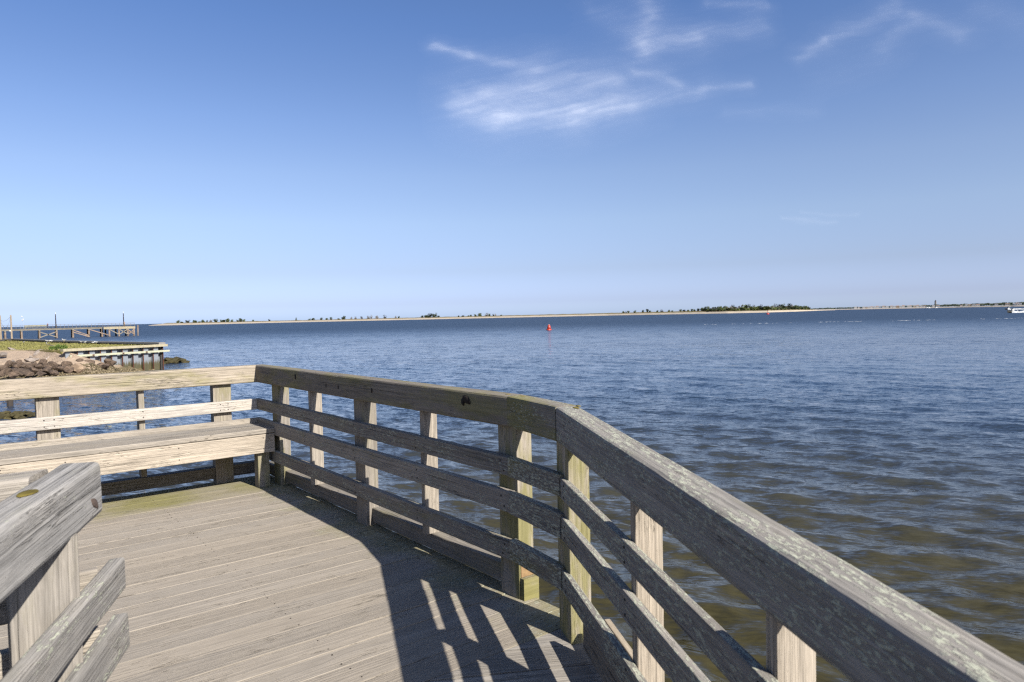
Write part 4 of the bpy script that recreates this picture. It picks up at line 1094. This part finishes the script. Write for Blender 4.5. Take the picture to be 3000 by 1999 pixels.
# trees: a few crown shapes shared by all
def tree_kind(seed, mat, n=520, wind=0.0, leaf=.055, low=.12):
    r = random.Random(seed); lobes = []
    for _ in range(r.randint(6, 9)):
        a = r.uniform(0, 6.28); d = r.uniform(0, .33)
        lobes.append(((d * math.cos(a) + wind * .3 * r.random(), d * math.sin(a), r.uniform(low, .78)), r.uniform(.17, .27)))
    lobes.append(((wind * .15, 0, .42), .34)); lobes.append(((0, 0, .2), .3))
    cr = leaf_crown('crown', seed, n, mat, lobes, leaf)
    tr_ = MB(); tr_.tube((0, 0, -.12), (.03, 0, .30), .045, .03, 6)
    for _ in range(4):
        c, rad = r.choice(lobes); tr_.tube((.03, 0, .22), c, .026, .010, 5)
    return cr, mesh('trunk', tr_.v, tr_.f, M_BARK)
KINDS = {'g': [tree_kind(50 + i, L_GREEN) for i in range(4)], 'd': [tree_kind(60 + i, L_DARK) for i in range(3)], 'l': [tree_kind(70 + i, L_LIGHT) for i in range(2)],
         'b': [tree_kind(80 + i, L_BROWN, 380, .3, .045) for i in range(3)], 'o': [tree_kind(90, L_DARK, 420, 0, .06, .02)]}
def tree(px, wpx, hpx, kind, label, group, dd=70, seed=0, name='tree'):
    D = isl_D(px) + dd if dd < 500 else dd
    z0 = isl_top(px) - 0.2 + (.9 if dd < 500 else 0)
    q = pol(px, D, z0); k = D / FPX
    t = empty(name, tuple(q), label, 'tree', group, rz=seed * 1.7)
    cr, tk = KINDS[kind][seed % len(KINDS[kind])]
    S = Matrix.Diagonal((wpx * k * 1.02, wpx * k * 1.02, (hpx + 1.5) * k, 1))
    obj('trunk', tk, WM[t] @ S, t); obj('crown', cr, WM[t] @ S, t)
    return t
G1 = [(521, 12, 7, 'g'), (532, 10, 4.5, 'd'), (548.5, 15, 7.5, 'g'), (571.5, 14, 8, 'g'), (584, 9, 4, 'l'), (594, 12.6, 7.5, 'g'), (606.5, 6, 6.3, 'g'), (617, 11, 7, 'b'), (633, 16, 9, 'd'), (648, 9, 6.7, 'g'),
      (656, 12, 8.6, 'd'), (667.5, 15, 11, 'g'), (679.5, 10, 6, 'g'), (696, 9, 5, 'g'), (704, 15, 9, 'd'), (715, 10, 8, 'g'), (742, 9, 4, 'g'), (789.5, 8, 5, 'g')]
for i, (x, w_, h_, k_) in enumerate(G1): tree(x, w_, h_, k_, f'{ORD[i]} shrubby tree from the left tip of the island', 'trees on the left part of the island', 60 + (i % 3) * 12, i)
G2 = [(868, 7.5, 8, 'o'), (906, 10, 4, 'g'), (918, 13, 5.6, 'd'), (941, 10, 6.7, 'g'), (956.5, 10, 6.7, 'd'), (970.6, 10, 7, 'd'), (992, 10, 4.5, 'l'), (1007, 16, 9.7, 'g'), (1028.7, 10, 7.5, 'b'), (1042, 10, 7.5, 'b'),
      (1060, 12, 9, 'b'), (1080, 12, 10, 'b'), (1088, 9, 12.5, 'b'), (1105, 12, 9.7, 'b'), (1129, 12.6, 12, 'b'), (1159, 9, 6.7, 'b'), (1168, 7, 6.7, 'g')]
for i, (x, w_, h_, k_) in enumerate(G2):
    tree(x, w_, h_, k_, 'small dark cone shaped tree standing alone on the island' if i == 0 else f'{ORD[i - 1]} wind-bent tree right of the lone cone shaped tree', 'trees on the middle of the island', 60 + (i % 3) * 10, i + 3)
G3 = [(1237, 13, 6, 'd'), (1250, 18, 10, 'd'), (1260, 19, 13, 'd'), (1271, 17, 9.5, 'd'), (1284, 11, 6.5, 'd')]
for i, (x, w_, h_, k_) in enumerate(G3): tree(x, w_, h_, k_, f'{ORD[i]} tree in the dark green mound left of the red buoy', 'trees in the dark green mound', 65 + i % 2 * 15, i)
pt = tree(1277.5, 6, 14.5, 'g', 'tall thin tree rising from the right side of the dark green mound', None, 60, 2)
G4 = [(1344, 6, 3.5, 'd'), (1356, 11, 3.6, 'g'), (1372, 9, 4.5, 'd'), (1380, 8, 5, 'd'), (1393, 12, 6, 'g'), (1406, 17, 9.5, 'l'), (1424, 19, 10.5, 'b'), (1434, 10, 6.5, 'g'), (1446, 8, 5.6, 'g'), (1452, 7.5, 7.5, 'b'), (1468, 8, 3.5, 'g')]
for i, (x, w_, h_, k_) in enumerate(G4): tree(x, w_, h_, k_, f'{ORD[i]} tree of the grey green grove right of the dark mound', 'trees in the grey green grove', 62 + i % 3 * 12, i + 5)
G5 = [(1826, 10, 5.5, 'g'), (1835, 7, 6.5, 'b'), (1841, 8, 6, 'd'), (1859.6, 9.5, 6.5, 'g'), (1884, 8, 7.7, 'd'), (1896.8, 9, 10, 'd'), (1903.5, 9, 7.5, 'd'), (1926, 9, 5, 'g'), (1939, 14, 7.5, 'b'), (1960, 9, 6, 'l'), (1969, 9, 5, 'g'),
      (1994, 9, 6.5, 'd'), (2005, 12, 7.5, 'd'), (2016, 12, 5, 'l'), (2027, 9, 7, 'd'), (2035, 10, 8, 'd'), (2045, 11, 8, 'd')]
for i, (x, w_, h_, k_) in enumerate(G5): tree(x, w_, h_, k_, f'{ORD[i]} separate tree left of the wood, counted from the red buoy', 'separate trees left of the wood', 55 + i % 3 * 10, i + 1)
r = random.Random(77)
for row, (dd, hm) in enumerate(((95, 1.16), (62, .80), (40, .55))):
    x = 2058 + row * 4; kt = 0
    while x < 2376 - row * 5:
        base = 9.5 + 3.2 * min(1, (x - 2058) / 70) - 6.0 * max(0, (x - 2330) / 45)
        h_ = base * hm * r.uniform(.85, 1.15); w_ = r.uniform(13, 19)
        tree(x, w_, h_, r.choice('ggddlbb' if row < 2 else 'gdll'), f'{ORD[kt]} tree from the left in the {("back", "middle", "front")[row]} row of the dense island wood', 'trees in the island wood', dd, r.randint(0, 9)); kt += 1
        x += w_ * .60
# marsh grass on the dune
gv, gf = [], []
for k in range(5200):
    px = r.uniform(500, 2380); D = isl_D(px) + r.uniform(42, 90); q = pol(px, D, isl_top(px) + r.uniform(-.2, .35)); w_ = r.uniform(1.2, 4.5); h_ = r.uniform(.5, 1.5)
    d = Vector((cth, -sth, 0)); kk = len(gv); gv += [q - d * w_, q + d * w_, q + d * w_ * .6 + Vector((0, 0, h_)), q - d * w_ * .5 + Vector((0, 0, h_ * .8))]; gf.append((kk, kk + 1, kk + 2, kk + 3))
stuff(obj('dune_grass', mesh('dune_grass', gv, gf, plain('dune_grass_blades', (.235, .185, .085), .95, .4, .05))), 'dry dune grass along the crest of the island beach', 'grass')

# ------------------------------------------------------------------ far shore
fs_pts = [(1760, 4600), (2060, 4600), (2380, 4100), (2560, 3700), (2700, 3350), (2800, 3050), (2900, 2600), (3000, 2250), (3150, 2000), (3400, 1900)]
def fs_D(px):
    for (a, da), (b, db) in zip(fs_pts[:-1], fs_pts[1:]):
        if px <= b: return da + (db - da) * (px - a) / (b - a)
    return fs_pts[-1][1]
fv, ff = [], []
cols = list(range(1760, 3401, 8))
for px in cols:
    D = fs_D(px); t_ = 2.8 if px > 2400 else .6
    for dd, z in ((-6, -1), (0, 0), (20, t_ * .6), (45, t_), (90, t_ + .4), (900, t_ + 1.0)): fv.append(pol(px, D + dd, WZ + z))
for i in range(len(cols) - 1):
    for j in range(5): k = i * 6 + j; ff.append((k, k + 6, k + 7, k + 1))
m, g, bs = new_mat('far_sand'); P = g.node('ShaderNodeNewGeometry').outputs['Position']; x, y, z = g.sep(P)
g.nt.links.new(g.mix(g.ss(z, .25, .6), (.40, .34, .27), (.08, .08, .04)), bs.inputs['Base Color']); bs.inputs['Roughness'].default_value = .95
fsh = structure(obj('far_shore', mesh('far_shore', fv, ff, m)))
if fsh.data.polygons[2].normal.z < 0: fsh.data.flip_normals()
# the wood behind the houses reads as one mass
wv, wf = [], []; r = random.Random(99)
def woodh(px):
    if px < 2400: return 3.2 if px > 1860 else 2.0
    return 4.2 + 3.4 * (px - 2400) / 600
for k in range(15000):
    px = 1770 + 1620 * r.random(); D = fs_D(px) + (130 if px > 2100 else 250) + r.uniform(0, 160); kk = D / FPX
    h_ = woodh(px) * kk * (.82 + .30 * mnoise.noise(Vector((px * .06, 1, 0)))) * r.uniform(.25, 1.0) + 1
    q = pol(px, D, WZ + 2.6 + h_); s_ = r.uniform(1.2, 3.2)
    u = Vector((r.gauss(0, 1), r.gauss(0, 1), r.gauss(0, .8))).normalized(); v = u.orthogonal().normalized(); b = len(wv)
    wv += [q + u * s_, q + v * s_, q - u * s_, q - v * s_]; wf.append((b, b + 1, b + 2, b + 3))
stuff(obj('far_wood', mesh('far_wood', wv, wf, leaf_mat('far_leaves', (.045, .062, .045), (.085, .105, .065)))), 'long dark green wood along the far shore behind the houses', 'wood')
HW = [plain('white_house_wall', (.78, .77, .74), .7, .08), plain('cream_house_wall', (.66, .58, .46), .7, .08), plain('pale_blue_house_wall', (.52, .60, .68), .7, .08), plain('tan_house_wall', (.52, .40, .28), .7, .08)]
HR = [plain('grey_roof', (.40, .40, .41), .8, .1), plain('brown_roof', (.42, .30, .24), .8, .1)]
M_WIN = plain('dark_window', (.05, .06, .08), .2, .1)
hx = [(2507, 6, 4.6), (2516, 4.5, 3.4), (2531, 6, 4.4), (2539, 4.6, 3.2), (2546, 6, 4.2), (2554, 6.5, 4.3), (2563, 5, 4.4), (2570.5, 6, 5), (2578, 5, 4.6), (2588, 6, 5), (2599, 6.5, 4.4), (2612, 6, 4.8), (2621, 6, 4.4), (2630, 6, 4.8),
      (2638.5, 5.5, 4.2), (2646.5, 6, 5.2), (2661, 5.5, 5), (2668, 5, 4.6), (2679.5, 6, 5), (2688.5, 6, 5.2), (2699, 6.5, 3.8), (2709, 6, 3.4), (2735, 5.5, 4), (2749, 6, 3.6)]
hx2 = [(2817, 6, 3), (2831.5, 6, 4), (2841, 6, 3.6), (2853, 7, 3.4), (2865, 8, 4), (2919, 6, 4), (2951, 8, 4), (2973, 7, 4.4), (2981, 7, 5), (2988, 7, 4.6)]
def house(px, wpx, hpx, label, group, i):
    D = fs_D(px) + 75; k = D / FPX; q = pol(px, D, WZ + 3.1); w_, h_ = wpx * k * 1.1, hpx * k * 1.3
    h = empty('house', tuple(q), label, 'house', group, rz=-(TH + math.atan((px - 1500) / FPX)))
    wl = MB().box(-w_ / 2, w_ / 2, -4, 4, -.6, h_ * .76).build('wall', HW[(1, 2, 3)[(i // 5) % 3] if i % 5 == 3 else 0], WM[h], h)
    e = w_ / 2 + .5
    MB().add([(-e, -4.5, h_ * .755), (e, -4.5, h_ * .755), (e, 4.5, h_ * .755), (-e, 4.5, h_ * .755), (-e * .75, 0, h_), (e * .75, 0, h_)], [(0, 1, 5, 4), (2, 3, 4, 5), (1, 2, 5), (3, 0, 4), (3, 2, 1, 0)]).build('roof', HR[i % 2], WM[h], h)
    for dx_ in (-.25, .25):
        MB().box(dx_ * w_ - .8, dx_ * w_ + .8, -4.06, -3.99, h_ * .30, h_ * .5).build('window', M_WIN, WM[h], h)
for i, (x, w_, h_) in enumerate(hx): house(x, w_, h_, f'{ORD[i]} house from the left in the row on the far shore', 'beach houses in a row on the far shore', i)
for i, (x, w_, h_) in enumerate(hx2): house(x, w_, h_, f'{ORD[i]} house right of the lighthouse, in front of the far wood', 'houses in front of the far wood', i + 1)
q = pol(2740.8, fs_D(2741) + 160, WZ + 2.5)
lh = empty('lighthouse', tuple(q), 'tall plain grey lighthouse tower above the houses on the far shore', 'lighthouse')
MB().lathe([(3.6, 0), (3.2, 24.5), (3.2, 25)], 16).build('tower', plain('grey_tower', (.27, .25, .24), .8, .1), WM[lh], lh)
MB().lathe([(3.8, 25), (3.8, 25.6), (2.2, 25.7), (2.2, 28.2), (2.5, 28.3), (.3, 29.6)], 16).build('lantern_room', plain('dark_lantern', (.10, .10, .11), .6), WM[lh], lh)
for px, lb in ((2716, 'left of two white sailing boats off the far houses'), (2722, 'right of two white sailing boats off the far houses'), (2743, 'small white boat below the lighthouse')):
    D = 2700; q = pol(px, D, WZ); b_ = empty('far_boat', tuple(q), lb, 'boat', 'moored boats off the far shore', rz=-TH + .3)
    obj('hull', hull_mesh(11, 3.4, 1.6, M_WHITE), WM[b_], b_)
    MB().box(-2.5, 2, -1.2, 1.2, 1.65, 3.6).build('cabin', M_WHITE, WM[b_], b_)
    MB().tube((.5, 0, 3.5), (.5, 0, 9 if px < 2740 else 5), .25, .15, 6).build('mast', M_WHITE, WM[b_], b_)

# ------------------------------------------------------------------ cirrus: a thin sheet high up, density per vertex
CH = 7000.0
cx, cy = np.meshgrid(np.arange(1180, 3075, 4.0), np.arange(-60, 700, 4.0))
def vnoise(x, y, seed):
    r_ = np.random.RandomState(seed); tb = r_.rand(256, 256)
    xi, yi = np.floor(x).astype(int), np.floor(y).astype(int); fx_, fy_ = x - xi, y - yi
    fx_ = fx_ * fx_ * (3 - 2 * fx_); fy_ = fy_ * fy_ * (3 - 2 * fy_)
    g_ = lambda a, b: tb[a % 256, b % 256]
    return (g_(xi, yi) * (1 - fx_) + g_(xi + 1, yi) * fx_) * (1 - fy_) + (g_(xi, yi + 1) * (1 - fx_) + g_(xi + 1, yi + 1) * fx_) * fy_
def fbm(x, y, seed, o=5, gain=.55):
    s_, a, t = 0, 1, 0
    for i in range(o): s_ = s_ + a * vnoise(x * 2 ** i + 17 * i, y * 2 ** i + 5 * i, seed + i); t += a; a *= gain
    return s_ / t
wx = cx + (fbm(cx / 170, cy / 110, 1, 3) - .5) * 80 + (fbm(cx / 70, cy / 22, 9, 4) - .5) * 34
wy = cy + (fbm(cx / 170, cy / 110, 21, 3) - .5) * 30 + (fbm(cx / 70, cy / 22, 31, 4) - .5) * 14
strokes = [((1345, 305), (1470, 340), 36, .70), ((1470, 342), (1680, 340), 27, .80), ((1680, 338), (1870, 305), 25, .70), ((1870, 300), (2060, 262), 21, .58), ((2060, 256), (2210, 252), 10, .5), ((1430, 285), (1600, 250), 30, .50),
    ((1600, 245), (1790, 248), 28, .50), ((1400, 315), (1800, 300), 40, .40), ((1285, 133), (1400, 165), 11, .62), ((1400, 165), (1590, 203), 17, .60), ((1590, 190), (1850, 205), 34, .18), ((1850, 218), (1990, 247), 11, .52),
    ((1875, 10), (1915, 80), 26, .36), ((1915, 85), (1890, 145), 32, .50), ((1900, 140), (2050, 105), 22, .52), ((2050, 105), (2230, 70), 28, .32), ((1740, 30), (1900, 110), 30, .20), ((2335, 168), (2430, 120), 10, .48),
    ((2430, 120), (2640, 10), 22, .36), ((2590, 130), (2690, 55), 26, .26), ((2690, 45), (2820, 95), 22, .28), ((2060, 2), (2260, 8), 12, .32), ((2310, 642), (2450, 652), 4, .2), ((2365, 622), (2520, 634), 4, .16),
    ((2880, 10), (3000, 60), 40, .14), ((2150, 335), (2380, 320), 14, .12), ((2400, 235), (2560, 190), 40, .08)]
den = np.zeros_like(cx)
for (ax, ay), (bx, by_), wd, am in strokes:
    L2 = (bx - ax) ** 2 + (by_ - ay) ** 2; t = np.clip(((wx - ax) * (bx - ax) + (wy - ay) * (by_ - ay)) / L2, 0, 1)
    d2 = (wx - ax - t * (bx - ax)) ** 2 + (wy - ay - t * (by_ - ay)) ** 2
    e_ = am * (.72 * np.exp(-d2 / wd ** 2) + .28 * np.exp(-d2 / (wd * 2.4) ** 2)); den = 1 - (1 - den) * (1 - e_ * .205)
fibs = fbm(wx / 110 + wy / 90, wy / 9 + wx / 40, 41, 5, .62); puf = fbm(wx / 80, wy / 34, 51, 5)
den = den * np.clip(.6 + .9 * (fibs - .25), .4, 1.1) * np.clip(.6 + .9 * (puf - .2), .45, 1.1)
edge = np.clip(np.minimum(cx - 1180, 3070 - cx) / 60, 0, 1) * np.clip((695 - cy) / 30, 0, 1)
den = np.clip(den * edge, 0, .55)
cvs = []
for X_, Y_ in zip(cx.ravel(), cy.ravel()):
    d = ray(X_, Y_); cvs.append(d * (CH / d.z))
ny, nx = cx.shape
keep = den > .003
cfs = [(j * nx + i, j * nx + i + 1, (j + 1) * nx + i + 1, (j + 1) * nx + i) for j in range(ny - 1) for i in range(nx - 1) if keep[j:j + 2, i:i + 2].any()]
used_ = sorted({a for f in cfs for a in f}); rm = {a: b for b, a in enumerate(used_)}
cme = mesh('cirrus_cloud', [cvs[a] for a in used_], [tuple(rm[a] for a in f) for f in cfs], None, True)
at_ = cme.attributes.new('cloud_cover', 'FLOAT', 'POINT'); at_.data.foreach_set('value', den.ravel()[used_].astype(np.float32))
m = bpy.data.materials.new('cirrus'); m.use_nodes = True; nt = m.node_tree; nt.nodes.clear(); g = NT(nt)
at = g.node('ShaderNodeAttribute', attribute_name='cloud_cover'); tr_ = g.node('ShaderNodeBsdfTransparent'); tl = g.node('ShaderNodeBsdfTranslucent'); df = g.node('ShaderNodeBsdfDiffuse')
tl.inputs[0].default_value = (1, 1, 1, 1); df.inputs[0].default_value = (1, 1, 1, 1)
ad = g.node('ShaderNodeAddShader'); nt.links.new(tl.outputs[0], ad.inputs[0]); nt.links.new(df.outputs[0], ad.inputs[1])
mx = g.node('ShaderNodeMixShader'); nt.links.new(at.outputs['Fac'], mx.inputs[0]); nt.links.new(tr_.outputs[0], mx.inputs[1]); nt.links.new(ad.outputs[0], mx.inputs[2])
ou = g.node('ShaderNodeOutputMaterial'); nt.links.new(mx.outputs[0], ou.inputs[0])
cme.materials.append(m)
stuff(obj('cirrus_cloud', cme), 'thin white cirrus cloud streaks high in the blue sky', 'cloud')

# ------------------------------------------------------------------ surface reflectances
# one common step for every surface, so that the pale, sun-bleached look comes from the exposure, not from bright paint
for m_ in bpy.data.materials:
    if not m_.use_nodes or m_.name == 'river_water': continue
    nt_ = m_.node_tree
    for n_ in list(nt_.nodes):
        if n_.type == 'BSDF_PRINCIPLED' and n_.inputs['Base Color'].is_linked:
            l_ = n_.inputs['Base Color'].links[0]; src_ = l_.from_socket
            v_ = nt_.nodes.new('ShaderNodeVectorMath'); v_.operation = 'SCALE'; v_.inputs[3].default_value = 0.73
            nt_.links.new(src_, v_.inputs[0]); nt_.links.new(v_.outputs[0], n_.inputs['Base Color'])
        elif n_.type in ('BSDF_TRANSLUCENT', 'BSDF_DIFFUSE'):
            n_.inputs[0].default_value = (.72, .72, .72, 1)
